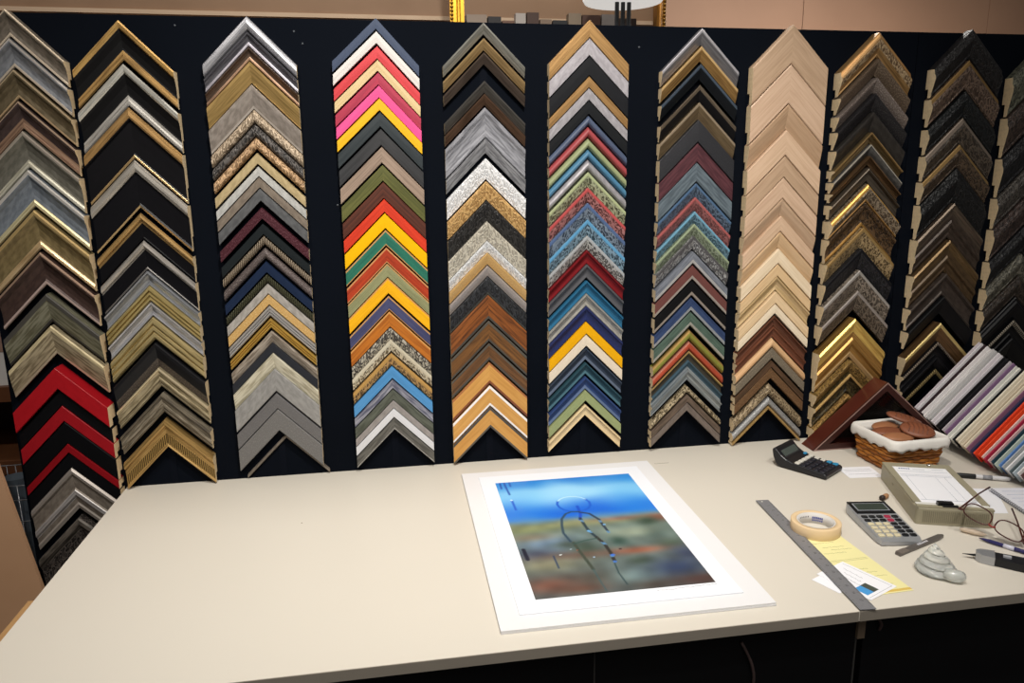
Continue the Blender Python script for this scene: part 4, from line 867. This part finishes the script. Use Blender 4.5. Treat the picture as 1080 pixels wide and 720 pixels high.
MB().box(-0.034, 0.034, -0.0135, 0.0155, 0.0020, 0.0026, 0, Mt).build('display_window', plain('lcd_dark', '3c443e', 0.2), sc_)
for r in range(6):
    y_ = -LS/2+0.020 + r*0.0158
    for c in range(5):
        x_ = -0.034 + c*0.017
        if r == 5: m = M_kr if c == 3 else M_fr
        elif r == 4: m = M_kr if c in (3,) else (M_fr)
        else: m = M_kc if c < 3 else M_fr
        key(sc_, x_, y_, stop(y_), 0.0132, 0.0105, m, 0.0024)

# ------------------------------------------------------------------ masking tape, ruler, slips
tp = thing('masking_tape', (1.592, -0.551, 0.0006), 'cream masking tape roll with printed white core beside the ruler', 'tape')
MB().lathe([(0.0405, 0), (0.0520, 0), (0.0525, 0.001), (0.0525, 0.0235), (0.0515, 0.0245), (0.0405, 0.0245)], 48, closed=True).build('tape_roll', plain('masking_tape', 'e0c49c', 0.6, noise_amt=0.03), tp)
core = MB().lathe([(0.0378, 0.0002), (0.0404, 0.0002), (0.0404, 0.0243), (0.0378, 0.0243)], 48, closed=True).build('core', plain('tape_core', 'd8d4d0', 0.6), tp)
M_pb = plain('blue_print', '3a4a9a', 0.6)
for a0, z0, sz in [(t, z, s_) for t in (38, 44, 50, 56, 62, 68) for z, s_ in ((0.013, .0030), (0.007, .0024))] + [(t, 0.015, .002) for t in (84, 92, 100, 108, 116)]:
    a = math.radians(a0); M = Matrix.Rotation(a, 4, 'Z') @ Matrix.Translation((0.0376, 0, z0))
    MB().box(-0.0002, 0.0003, -sz*0.5, sz*0.5, -sz*0.8, sz*0.8, 0, M).build('printed_letter', M_pb if a0 < 80 else plain('dark_print', '3a3236', 0.6), core)

M_rul = plain('steel_ruler', '8c8c90', 0.42, 0.25, noise_amt=0.12, nscale=200)
M_tick = plain('ruler_mark', '2a2a2e', 0.5)
ang = math.atan2(1.5500-1.5125, 0.465)
rl = thing('steel_ruler', (1.5312, -0.6225, 0.0030), 'grey steel ruler lying towards the counter edge, with worn marks', 'ruler', rz=-ang*1.0)
rb = MB(); RW, RL = 0.0155, 0.234
rb.box(-RW, RW, -RL, RL, 0, 0.0011)
rbo = rb.build('blade', M_rul, rl)
MB().lathe([(0.0022, 0.0009), (0.0022, 0.00125)], 14, Matrix.Translation((-0.004, RL-0.009, 0))).build('hang_hole', plain('hole_light', 'e8e4dc', 0.6), rl)
tk = MB()
for i in range(1, 144):
    y = -RL + 0.006 + i*0.0031
    l = 0.0065 if i % 8 == 0 else (0.0045 if i % 4 == 0 else 0.0028)
    tk.box(RW-l, RW-0.0003, y-0.00025, y+0.00025, 0.0010, 0.00125)
    if i % 2 == 0: tk.box(-RW+0.0003, -RW+l*0.8, y-0.00025, y+0.00025, 0.0010, 0.00125)
tag(tk.build('graduation_mark', M_tick, rl), kind='stuff')
def text_part(body, size, parent, x, y, z, m, rz=0.0, name='numeral', rx=0.0):
    cu = bpy.data.curves.new('lettering', 'FONT'); cu.body = body; cu.size = size; cu.extrude = 0.0001; cu.align_x = 'CENTER'; cu.align_y = 'CENTER'
    tmp = bpy.data.objects.new('lettering', cu); COL.objects.link(tmp)
    dg = bpy.context.evaluated_depsgraph_get(); me = bpy.data.meshes.new_from_object(tmp.evaluated_get(dg)); bpy.data.objects.remove(tmp)
    me.name = name; me.materials.clear(); me.materials.append(m)
    o = bpy.data.objects.new(name, me); link(o, parent); o.location = (x, y, z); o.rotation_euler = (rx, 0, rz); return o
for i in range(1, 18):
    text_part(str(i), 0.0075, rl, 0.003, RL - 0.006 - i*0.0254, 0.0011, M_tick, math.radians(-90))

M_yel = plain('yellow_slip', 'e8e0a4', 0.7, noise_amt=0.03); M_ink = plain('pencil_ink', '8a8a60', 0.7); M_white = plain('white_slip', 'ebebf0', 0.65, noise_amt=0.01)
ys = thing('receipt_slip', (1.583, -0.699, 0.0005), 'yellow order slip with faint handwriting under the ruler', 'paper', rz=math.radians(2))
MB().box(-0.052, 0.052, -0.112, 0.114, 0, 0.0003).build('slip_paper', M_yel, ys)
for i, y in enumerate((0.092, 0.072, 0.060, 0.048, 0.018, 0.013, -0.02, -0.034, -0.05, -0.066, -0.08)):
    if i in (4, 5): MB().box(-0.045, 0.046, y-0.0003, y+0.0003, 0.0003, 0.00045).build('ruled_line', M_ink, ys)
    else: scrawl(ys, -0.03+0.012*(i % 3), y, 0.02+0.01*(i % 3), y-0.002, 0.0004, M_ink, 0.0003, 30, 0.0014, 'handwriting', 12)
MB().box(-0.052, 0.052, -0.108, -0.101, 0.0003, 0.0004).build('footer_band', plain('yellow_band', 'd8b85c', 0.7), ys)
cd = thing('photo_card', (1.554, -0.757, 0.0010), 'small white card with tiny blue picture lying half under the ruler', 'card', rz=math.radians(-66))
MB().box(-0.057, 0.057, -0.043, 0.043, 0, 0.0003).build('card_paper', M_white, cd)
MB().box(0.016, 0.044, -0.032, -0.006, 0.0003, 0.00045).build('picture_sky', plain('tiny_picture_blue', '4c9ad8', 0.5), cd)
MB().box(0.016, 0.044, -0.012, 0.004, 0.00045, 0.0006).build('picture_land', plain('tiny_picture_land', '4a5048', 0.5), cd)
for i in range(3): scrawl(cd, -0.04+0.01*i, 0.02-0.014*i, 0.004+0.006*i, 0.016-0.014*i, 0.0004, M_pencil, 0.0003, 34, 0.0016, 'handwriting', 11)
MB().box(-0.052, 0.052, 0.0355, 0.0362, 0.0003, 0.00042).build('ruled_line', M_pencil, cd)
MB().box(0.0505, 0.0511, -0.038, 0.036, 0.0003, 0.00042).build('ruled_line', M_pencil, cd)
sheetlet = MB().box(-0.04, 0.04, -0.03, 0.03, 0, 0.0003).build('note_slip', M_white, None, (1.520, -0.750, 0.0005), math.radians(24)); tag(sheetlet, 'blank white slip mostly hidden under the ruler and photo card', 'paper')

# folded white slips behind the form box
fs_ = thing('folded_slip', (1.888, -0.272, 0.0005), 'folded white slip of printed paper between calculator and form box', 'paper', rz=math.radians(-6))
MB().box(-0.045, 0.045, -0.034, 0.034, 0, 0.0004).build('slip_paper', M_white, fs_)
MB().box(-0.045, 0.045, 0.0, 0.036, 0.0006, 0.0012).build('folded_flap', M_white, fs_)
for y in (0.018, 0.008, -0.010): MB().box(-0.036, 0.036, y-0.0005, y+0.0005, 0.0012 if y > 0 else 0.0004, 0.0014 if y > 0 else 0.0006).build('printed_line', M_pencil, fs_)

# ------------------------------------------------------------------ portable form box (register) with its pad
M_box = plain('form_box_plastic', '9a937c', 0.45, noise_amt=0.05); M_box2 = plain('form_box_front', '827b66', 0.5)
BA = math.radians(-19.7); BW, BD, BH = 0.160, 0.268, 0.043
bx0, by0 = 1.828, -0.563
cxb = bx0 + math.cos(BA)*BW/2 - math.sin(BA)*BD/2; cyb = by0 + math.sin(BA)*BW/2 + math.cos(BA)*BD/2
fb = thing('form_box', (cxb, cyb, 0.0006), 'grey-beige plastic form box holding a white printed pad', 'form box', rz=BA)
MB().rbox(-BW/2, BW/2, -BD/2, BD/2, 0, BH-0.004, 0.008, 4, 0.0015).build('case', M_box, fb)
for nm, x0, x1, y0, y1 in (('rim', -BW/2+.001, BW/2-.001, BD/2-.024, BD/2-.001), ('rim', -BW/2+.001, -BW/2+.017, -BD/2+.026, BD/2-.024), ('rim', BW/2-.017, BW/2-.001, -BD/2+.026, BD/2-.024), ('front_lip', -BW/2+.001, BW/2-.001, -BD/2+.001, -BD/2+.012)):
    MB().box(x0, x1, y0, y1, BH-0.004, BH).build(nm, M_box, fb)
MB().box(-BW/2+.004, BW/2-.004, -BD/2+.012, -BD/2+.026, BH-0.004, BH-0.001).build('writing_slot', plain('slot_paper', 'd8d6d0', 0.6), fb)
for i in range(34):
    x = -BW/2+0.014 + i*0.0040
    MB().box(x, x+0.0024, -BD/2-0.0008, -BD/2+0.002, 0.006, BH-0.010).build('front_rib', M_box2, fb)
pad = MB().box(-BW/2+.017, BW/2-.017, -BD/2+.026, BD/2-.024, BH-0.004, BH-0.0018).build('pad', M_white, fb)
PZ = BH-0.0018; M_prt = plain('form_print', '9098a8', 0.7)
def pline(x0, x1, y, w=0.0005): MB().box(x0, x1, y-w, y+w, PZ, PZ+0.0002).build('printed_line', M_prt, pad)
for y in (0.082, 0.060, 0.052): pline(-0.058, 0.058, y)
for y in (-0.09,): pline(-0.058, 0.058, y)
for x in (-0.046, 0.02, 0.04): MB().box(x-0.0003, x+0.0003, -0.09, 0.05, PZ, PZ+0.0002).build('printed_line', M_prt, pad)
for i in range(5): MB().box(-0.050+i*0.0055, -0.046+i*0.0055, 0.096, 0.1015, PZ, PZ+0.0002).build('printed_letter', plain('form_header', '5a6a9a', 0.7), pad)
pline(-0.018, 0.010, 0.0955, 0.0006); pline(0.026, 0.054, 0.099, 0.0006)
MB().box(-0.034, -0.002, -BD/2+.008, -BD/2+.021, BH-0.001, BH+0.007).build('clamp_knob', plain('knob_black', '121214', 0.35), fb)
MB().box(-0.026, 0.006, -BD/2+.001, -BD/2+.008, BH, BH+0.004).build('clamp_knob', plain('knob_black', '121214', 0.35), fb)
MB().lathe([(0.0001, 0.004), (0.003, 0.0035), (0.005, 0.0), (0.005, -0.001)][::-1], 16, Matrix.Translation((0.028, BD/2-0.011, BH+0.0005))).build('lock_button', plain('chrome', 'd8d8d8', 0.12, 0.95), fb)
MB().box(-BW/2-0.0012, -BW/2+0.001, 0.03, 0.038, 0.022, 0.026).build('side_latch', M_box2, fb)

# ------------------------------------------------------------------ small things at the end of the counter
mk = thing('marker_pen', (2.164, -0.371, 0.0068), 'white-barrelled marker pen with black cap behind the form box', 'marker', rz=math.atan2(-0.054, 0.118))
RX = Matrix.Rotation(math.radians(90), 4, 'Y')
MB().lathe([(0.0035, -0.066), (0.0052, -0.063), (0.0062, -0.05), (0.0062, -0.018), (0.0060, -0.016)], 18, RX).build('cap', plain('marker_black', '111114', 0.4), mk)
MB().lathe([(0.0055, -0.016), (0.0057, -0.012), (0.0057, 0.055), (0.0045, 0.064)], 18, RX).build('barrel', plain('marker_grey', 'd0cfd2', 0.35), mk)
MB().lathe([(0.00575, 0.0), (0.00585, 0.0), (0.00585, 0.022), (0.00575, 0.022)], 18, RX, closed=True).build('print_band', plain('marker_print', '8c8c92', 0.4), mk)

nv = [(2.078, -0.412), (2.150, -0.432), (2.072, -0.556), (2.000, -0.541)]
np_ = MB(); np_.add([(x-2.075, y+0.485, 0) for x, y in nv] + [(x-2.075, y+0.485, 0.0006) for x, y in nv], [(0,1,2,3),(4,7,6,5)] + [(i, (i+1) % 4, 4+(i+1) % 4, 4+i) for i in range(4)])
tag(np_.build('note_sheet', M_white, None, (2.075, -0.485, 0.0005)), 'blank white sheet between the form box and spiral notebook', 'paper')
nbk = thing('spiral_notebook', (2.110, -0.520, 0.0006), 'open spiral-bound notebook of white pages at the counter end', 'notebook', rz=math.radians(-10))
MB().box(0.004, 0.20, -0.085, 0.085, 0, 0.007).build('page_block', plain('notebook_paper', 'e0e0e8', 0.7), nbk)
for i in range(7): MB().box(0.02, 0.19, 0.065-i*0.02, 0.0656-i*0.02, 0.007, 0.0073).build('ruled_line', plain('notebook_rule', '8e9cc0', 0.7), nbk)
sp = [(0.004*math.sin(q*2*math.pi) + 0.002, -0.082+0.164*q/24, 0.005+0.0042*math.cos(q*2*math.pi)) for q in [i/10 for i in range(241)]]
MB().tube(sp, 0.0007, 5).build('spiral_wire', plain('spiral_wire', '5a6068', 0.3, 0.7), nbk)

# eyeglasses: upright front with lenses, temples lying back
gl = thing('eyeglasses', (1.928, -0.660, 0.0006), 'brown tortoiseshell eyeglasses resting open against the form box', 'glasses')
M_gf = plain('tortoiseshell', '5a241c', 0.25, spec=0.5, h2='2c1410', nscale=60); M_gr = plain('bridge_red', '8a2a1e', 0.25)
ml, ntl, bl = new_mat('lens_glass'); bl.inputs['Base Color'].default_value = (1, 1, 1, 1); bl.inputs['Roughness'].default_value = 0.02; bl.inputs['Transmission Weight'].default_value = 1.0; bl.inputs['IOR'].default_value = 1.08
gO = Vector((1.928, -0.660, 0.0006)); gA = Vector((1.886, -0.622, 0.053)) - gO; gB = Vector((1.966, -0.706, 0.010)) - gO
gu = (gB-gA).normalized(); gw = Vector((0.30, 0.25, 0.92)); gw = (gw - gu*gw.dot(gu)).normalized(); gn = gu.cross(gw); gL = (gB-gA).length
for q in (0.245, 0.755):
    rp = []
    for i in range(28):
        a = 2*math.pi*i/28; ca, sa = math.cos(a), math.sin(a)
        x = 0.215*gL*math.copysign(abs(ca)**0.75, ca); z = 0.0165*math.copysign(abs(sa)**0.75, sa)
        rp.append(gA + gu*(gL*q + x*(1-0.08*sa)) + gw*(0.0135+z))
    r_ = MB().tube(rp, 0.0015, 7, closed=True).build('rim', M_gf, gl)
    MB().add([p_ - gn*0.0006 for p_ in rp] + [p_ + gn*0.0006 for p_ in rp], [tuple(range(28)), tuple(reversed(range(28, 56)))] + [(i, (i+1) % 28, 28+(i+1) % 28, 28+i) for i in range(28)]).build('lens', ml, r_)
for h_, tip in ((gA, Vector((2.040, -0.528, 0.056)) - gO), (gB, Vector((2.046, -0.590, 0.030)) - gO)):
    o0 = h_ + gw*0.004 + gu*(-0.004 if h_ is gA else 0.004)
    MB().tube([h_ + gw*0.006 + gu*(0.004 if h_ is gA else -0.004), o0, o0.lerp(tip, 0.08), o0.lerp(tip, 0.6) + Vector((0, 0, 0.003)), tip], [0.0018, 0.0026, 0.0022, 0.0017, 0.0021], 7).build('temple', M_gf, gl)
gm = gA.lerp(gB, 0.5)
MB().tube([gm - gu*0.007 + gw*0.006, gm - gu*0.003 + gw*0.003, gm + gu*0.003 + gw*0.003, gm + gu*0.007 + gw*0.006], 0.0022, 7).build('bridge', M_gr, gl)

pn = thing('ballpoint_pen', (1.944, -0.712, 0.0052), 'slim blue ballpoint pen lying beside the eyeglasses', 'pen', rz=math.atan2(-0.12, 0.075))
MB().lathe([(0.0008, -0.066), (0.0028, -0.056), (0.0042, -0.045), (0.0045, 0.06), (0.0035, 0.066)], 14, RX).build('barrel', plain('pen_blue', '2c2a5c', 0.25), pn)
MB().tube([(0.02, 0, 0.0046), (0.03, 0, 0.0058), (0.058, 0, 0.0056)], 0.0010, 6).build('clip', plain('chrome', 'd8d8d8', 0.12, 0.95), pn)
MB().lathe([(0.0046, -0.02), (0.00475, -0.02), (0.00475, 0.0), (0.0046, 0.0)], 14, RX, closed=True).build('white_band', plain('pen_white', 'd0d0e0', 0.3), pn)
sp_ = MB().lathe([(0.0005, -0.026), (0.004, -0.02), (0.0062, 0.0), (0.0045, 0.018), (0.0005, 0.026)], 14, Matrix.Translation((0, 0, 0.0065)) @ Matrix.Rotation(math.radians(90), 4, 'Y')).build('bone_folder', plain('bone_cream', 'd8c4ae', 0.3), None, (1.915, -0.632, 0.0004), math.radians(-45))
tag(sp_, 'small cream bone folder beside the eyeglasses rim', 'tool')

kn = thing('utility_knife', (1.917, -0.788, 0.0006), 'black and silver utility knife with its blade out, near the counter edge', 'knife', rz=math.atan2(-0.064, 0.075))
kp = [(-0.080, -0.015), (-0.070, -0.017), (-0.02, -0.019), (0.06, -0.016), (0.085, -0.012), (0.085, 0.012), (0.06, 0.016), (-0.02, 0.017), (-0.070, 0.014), (-0.080, 0.013)]
def flat(poly, z0, z1, name, m):
    n = len(poly); return MB().add([(x, y, z0) for x, y in poly] + [(x, y, z1) for x, y in poly], [tuple(reversed(range(n))), tuple(range(n, 2*n))] + [(i, (i+1) % n, n+(i+1) % n, n+i) for i in range(n)]).build(name, m, kn)
flat([p for p in kp if p[0] >= -0.05 or True], 0.001, 0.016, 'handle', plain('knife_black', '17181c', 0.45))
flat([(-0.0985, -0.008), (-0.090, -0.0160), (-0.066, -0.0190), (-0.066, 0.0165), (-0.090, 0.0125), (-0.0985, 0.006)], 0.0004, 0.0180, 'nose', plain('knife_silver', 'b4b6ba', 0.3, 0.6))
flat([(-0.122, -0.0070), (-0.097, -0.0065), (-0.097, 0.004)], 0.0075, 0.0085, 'blade', plain('blade_steel', '3c4044', 0.3, 0.85))
flat([(-0.052, -0.004), (-0.038, -0.004), (-0.038, 0.004), (-0.052, 0.004)], 0.016, 0.0195, 'slider_button', plain('knife_button', 'a8aab0', 0.35))
flat([(-0.030, 0.010), (0.05, 0.009), (0.05, 0.0115), (-0.030, 0.0125)], 0.016, 0.0168, 'grip_line', plain('knife_grip', '3c3e44', 0.5))

pc = thing('trimming_knife', (1.768, -0.6510, 0.0006), 'flat grey pencil-shaped cutter lying against the silver calculator', 'cutter', rz=math.atan2(0.057, 0.151))
pp_ = [(-0.079, -0.006), (0.06, -0.0065), (0.076, -0.004), (0.079, 0.0), (0.070, 0.006), (-0.079, 0.006)]
n = 6; MB().add([(x, y-0.006, 0) for x, y in pp_] + [(x, y-0.006, 0.006) for x, y in pp_], [tuple(reversed(range(n))), tuple(range(n, 2*n))] + [(i, (i+1) % n, n+(i+1) % n, n+i) for i in range(n)]).build('cutter_body', plain('cutter_grey', '6a6460', 0.4, 0.3), pc)
for i in range(6): MB().box(-0.012+i*0.006, -0.008+i*0.006, -0.0085, -0.004, 0.006, 0.0063).build('printed_letter', plain('cutter_print', 'd0ced4', 0.5), pc)
MB().box(-0.077, -0.05, -0.0125, 0.0005, 0.006, 0.0068).build('cap_plate', plain('cutter_cap', '8a8078', 0.4, 0.4), pc)

sh = thing('pencil_sharpener', (1.838, -0.436, 0.0006), 'tiny brown wooden pencil stub beside the form box', 'pencil stub', rz=0.5)
MB().lathe([(0.006, 0.0), (0.006, 0.018), (0.0052, 0.020)], 8, Matrix.Translation((0, 0, 0.0062)) @ Matrix.Rotation(math.radians(90), 4, 'Y')).build('stub', plain('stub_wood', 'a87c58', 0.6), sh)
MB().lathe([(0.0064, -0.008), (0.0064, 0.0), (0.0055, 0.002)], 8, Matrix.Translation((0, 0, 0.0066)) @ Matrix.Rotation(math.radians(90), 4, 'Y')).build('dark_tip', plain('stub_tip', '2c201c', 0.5), sh)
sh.name = 'pencil_stub'

# glass shell paperweight: whorls around a leaning axis, lip at the broad end
mgl, ntg2, bg2 = new_mat('pressed_glass'); bg2.inputs['Base Color'].default_value = (0.96, 0.98, 0.95, 1); bg2.inputs['Roughness'].default_value = 0.06
bg2.inputs['Transmission Weight'].default_value = 0.72; bg2.inputs['IOR'].default_value = 1.40
shl = thing('glass_shell', (1.727, -0.757, 0.0006), 'clear glass seashell paperweight near the counter edge', 'paperweight', rz=math.radians(-35))
NS, NI, TURNS = 48, 60, 4.0; vs = []
for i in range(NI+1):
    q = i/NI; env = 0.041*(1-q)**0.9 + 0.0008
    if q < 0.08: env *= 0.72 + 0.28*q/0.08
    for k in range(NS):
        a = 2*math.pi*k/NS; ph = (q*TURNS*1.25 + a/(2*math.pi)) % 1.0   # one seam winding up the cone
        rr = env*(1 - 0.30*(1-min(1.0, math.sin(ph*math.pi)*1.35))**1.5)*(1 + 0.012*math.cos(a*16)*(1-q))
        vs.append((rr*math.cos(a)*1.05 - 0.006*q, rr*math.sin(a) + 0.012*q, 0.054*q**0.95))
fs = [(i*NS+k, i*NS+(k+1) % NS, (i+1)*NS+(k+1) % NS, (i+1)*NS+k) for i in range(NI) for k in range(NS)] + [tuple(reversed(range(NS))), tuple(range(NI*NS, (NI+1)*NS))]
MB().add(vs, fs, 0, True).build('whorls', mgl, shl)
MB().tube([(0.012, -0.026, 0.0125), (0.026, -0.030, 0.0130), (0.036, -0.028, 0.0130), (0.040, -0.023, 0.0120), (0.043, -0.018, 0.0105)], [0.0100, 0.0120, 0.0120, 0.0100, 0.0050], 14).build('aperture_lip', mgl, shl)
sk = MB().lathe([(0.0015, 0), (0.0015, 0.0006), (0.0008, 0.001)], 10).build('table_screw', plain('screw_brown', '8a7a64', 0.6), None, (0.466, -0.300, 0.0002)); tag(sk, 'tiny brown screw head in the empty cream counter', 'screw')

# ------------------------------------------------------------------ left of the counter: kraft board, shelf unit, wire bin
M_kraft = plain('kraft_board', 'bc9474', 0.65, nscale=5, h2='a8805e')
kb = MB(); th_ = math.radians(-9.4)
Mk = Matrix.Translation((-0.070, -0.112, -0.898)) @ Matrix.Rotation(th_, 4, 'Y')
kb.box(-0.55, 0.0, 0, 0.012, 0.092, 1.30, 0, Mk)
tag(kb.build('kraft_panel', M_kraft, None, (0, 0, 0)), 'brown kraft-faced panel leaning at the end of the counter', 'panel')
M_shelf = plain('shelf_wood', '6a4024', 0.55, nscale=12, h2='4c2c18'); M_shelfd = plain('shelf_dark', '2a1410', 0.6)
su = thing('shelf_unit', (-0.62, 0.42, -0.9), 'dark brown wooden shelf unit behind the end of the sample wall', 'shelf')
for z in (0.86, 1.075, 1.40, 1.72): MB().box(-0.30, 0.275, -0.17, 0.15, z, z+0.042).build('shelf_board', M_shelf, su)
MB().box(-0.30, 0.275, 0.15, 0.165, 0, 1.9).build('back_panel', M_shelfd, su)
for x in (-0.32, 0.275): MB().box(x, x+0.02, -0.17, 0.165, 0, 1.9).build('upright', M_shelfd, su)
wbx = thing('storage_box', (-0.45, 0.37, 0.2175), 'white box with tan lid on the dark shelf', 'box')
MB().box(-0.11, 0.10, -0.10, 0.10, 0, 0.095).build('box_body', plain('box_white', 'd8d4d0', 0.6), wbx)
MB().box(-0.112, 0.102, -0.102, 0.102, 0.095, 0.15).build('lid', plain('box_tan', '9a7c6c', 0.6), wbx)
wbn = thing('wire_bin', (-0.335, 0.14, -0.9), 'thin wire bin with crumpled plastic behind the red frame corners', 'bin')
M_wire = plain('wire_grey', '8e9094', 0.3, 0.8)
for z in (0.01, 0.3, 0.6, 0.8, 0.86, 0.90):
    MB().tube([(x, y, z) for x, y in rrect(0.08, 0.08, 0.01, 2)], 0.0016, 5, closed=True).build('wire_hoop', M_wire, wbn)
for x, y in dense(rrect(0.08, 0.08, 0.01, 2), 28): MB().tube([(x, y, 0.008), (x, y, 0.90)], 0.0012, 5).build('upright_wire', M_wire, wbn)
bagv = []; nb_ = 24
for i in range(9):
    for k in range(nb_):
        a = 2*math.pi*k/nb_; r = 0.040*(1-0.25*(i/8)**2) + 0.007*noise.noise((math.cos(a)*3, math.sin(a)*3, i*0.9)); bagv.append((0.02+r*math.cos(a), -0.02+r*math.sin(a), 0.60+0.038*i))
MB().add(bagv, [(i*nb_+k, i*nb_+(k+1) % nb_, (i+1)*nb_+(k+1) % nb_, (i+1)*nb_+k) for i in range(8) for k in range(nb_)] + [tuple(reversed(range(nb_))), tuple(range(8*nb_, 9*nb_))]).build('plastic_bag', plain('bag_plastic', '4c545c', 0.25), wbn)

# ------------------------------------------------------------------ beyond the sample wall
M_lum = plain('lumber', '94765c', 0.6, nscale=6, h2='7c5f46'); M_lum2 = plain('pale_lumber', 'c8ae94', 0.6, nscale=8, h2='b49a7e')
def vpost(name, x, y, m, label, cat, z1=1.30):
    o = MB().box(x-0.035, x+0.035, y-0.02, y+0.02, -0.9, z1).build(name, m, None, (0, 0, 0)); return tag(o, label, cat)
bm_ = thing('timber_beam', (0.5, 0.60, 1.262), 'long brown timber beam behind the sample wall', 'beam')
MB().box(-1.6, 1.13, -0.02, 0.02, 0, 0.075).build('beam_face', M_lum, bm_)
MB().box(-1.6, 1.13, -0.026, 0.02, -0.012, 0.0).build('pale_ledge', M_lum2, bm_)
for x in (-1.5, -0.7, 0.15, 1.05): MB().box(x-0.03, x+0.03, -0.02, 0.02, -2.162, -0.012).build('support_post', M_lum, bm_)
pl1 = MB().box(-0.40, 0.40, 0, 0.015, -1.0, 1.25, 0, Matrix.Rotation(math.radians(38), 4, 'Y')).build('plywood_sheet', plain('pale_ply', 'c8a078', 0.6, nscale=4, h2='b48c66'), None, (-0.55, 0.75, 0.45)); tag(pl1, 'pale plywood sheet leaning behind the timber beam', 'plywood')
pl2 = MB().box(-0.45, 0.50, 0, 0.015, -1.1, 0.75).build('plywood_sheet', plain('brown_ply', '94683e', 0.6, nscale=4, h2='80562f'), None, (0.15, 0.85, 0.75)); tag(pl2, 'darker brown plywood sheet standing behind the timber beam', 'plywood')
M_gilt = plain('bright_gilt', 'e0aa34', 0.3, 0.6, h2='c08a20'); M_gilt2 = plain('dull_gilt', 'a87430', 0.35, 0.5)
gf = thing('gilt_frame', (1.236, 0.37, 0.20), 'large empty gilt picture frame with beaded edge behind the sample wall', 'picture frame')
FW, FH = 0.310, 1.9
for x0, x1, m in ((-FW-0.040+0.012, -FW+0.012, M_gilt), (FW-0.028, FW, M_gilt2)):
    r_ = MB().box(x0, x1, -0.016, 0.016, -1.1, 1.32).build('side_rail', m, gf)
    xs = x0 if x0 < 0 else x1 - 0.010
    for i in range(22): MB().lathe([(0.0005, -0.005), (0.0045, -0.002), (0.0045, 0.002), (0.0005, 0.005)], 8, Matrix.Translation((xs+0.005, -0.018, 0.93+i*0.0105))).build('bead', plain('bead_dark', '8a6420', 0.35, 0.5), r_)
    MB().tube([(x0+0.024 if x0 < 0 else x0+0.010, -0.017, -1.08), (x0+0.024 if x0 < 0 else x0+0.010, -0.017, 1.30)], 0.006, 8).build('ridge', M_gilt if x0 < 0 else M_gilt2, r_)
for z in (-1.1, 1.28): MB().box(-FW-0.028, FW, -0.016, 0.016, z, z+0.04).build('cross_rail', M_gilt2, gf)
lp = thing('floor_lamp', (1.395, 0.30, -0.9), 'white round lamp shade on a black forked pole behind the wall', 'lamp')
M_shade = plain('lamp_shade_white', 'f0ece4', 0.6)
for n_ in M_shade.node_tree.nodes:
    if n_.type == 'BSDF_PRINCIPLED': n_.inputs['Emission Color'].default_value = (1, 0.97, 0.92, 1); n_.inputs['Emission Strength'].default_value = 0.75
MB().lathe([(0.112, 2.158), (0.117, 2.166), (0.100, 2.215), (0.060, 2.26), (0.02, 2.275)], 40).build('lamp_shade', M_shade, lp)
M_pole = plain('lamp_black', '14161a', 0.4)
for x in (-0.018, 0.0, 0.018): MB().tube([(x, 0, 0.02), (x, 0, 2.16)], 0.0065, 8).build('pole', M_pole, lp)
MB().lathe([(0.14, 0), (0.14, 0.014), (0.03, 0.022)], 32).build('lamp_base', M_pole, lp)
# stacked oddments on a ledge between the beam and the wall
ms = thing('storage_ledge', (1.20, 0.50, 1.175), 'dark storage ledge packed with oddments under the timber beam', 'ledge')
MB().box(-0.30, 0.40, -0.05, 0.05, -0.02, 0.0).build('ledge_board', M_shelf, ms)
for x in (-0.28, 0.38): MB().box(x-0.015, x+0.015, -0.05, 0.05, -2.075, -0.02).build('ledge_leg', M_shelfd, ms)
odd = [('3a221c','dark brown'),('8e7e70','pale'),('1c181a','black'),('6a4c3c','tan'),('a8a09a','off-white'),('422c22','umber'),('7a6656','greige'),('141418','ink-dark'),('80705e','sandy'),('4a3026','cocoa'),('8e8884','chalky'),('2a1e1a','espresso')]
x_ = -0.285
for i, (h, nm) in enumerate(odd):
    w = random.uniform(0.028, 0.062)
    o = MB().box(0, w, -0.015, 0.015, 0, 0.070+random.uniform(-.01, .018), 0, Matrix.Rotation(math.radians(0), 4, 'Y')).build('moulding_offcut', plain('offcut_'+nm.replace('-', '_').replace(' ', '_'), h, 0.55), None, (1.20+x_, 0.50, 1.1755))
    tag(o, '%s moulding offcut on the ledge, %s from the gilt rail' % (nm, ORD[i]), 'offcut', 'moulding offcuts on the storage ledge'); x_ += w + 0.004
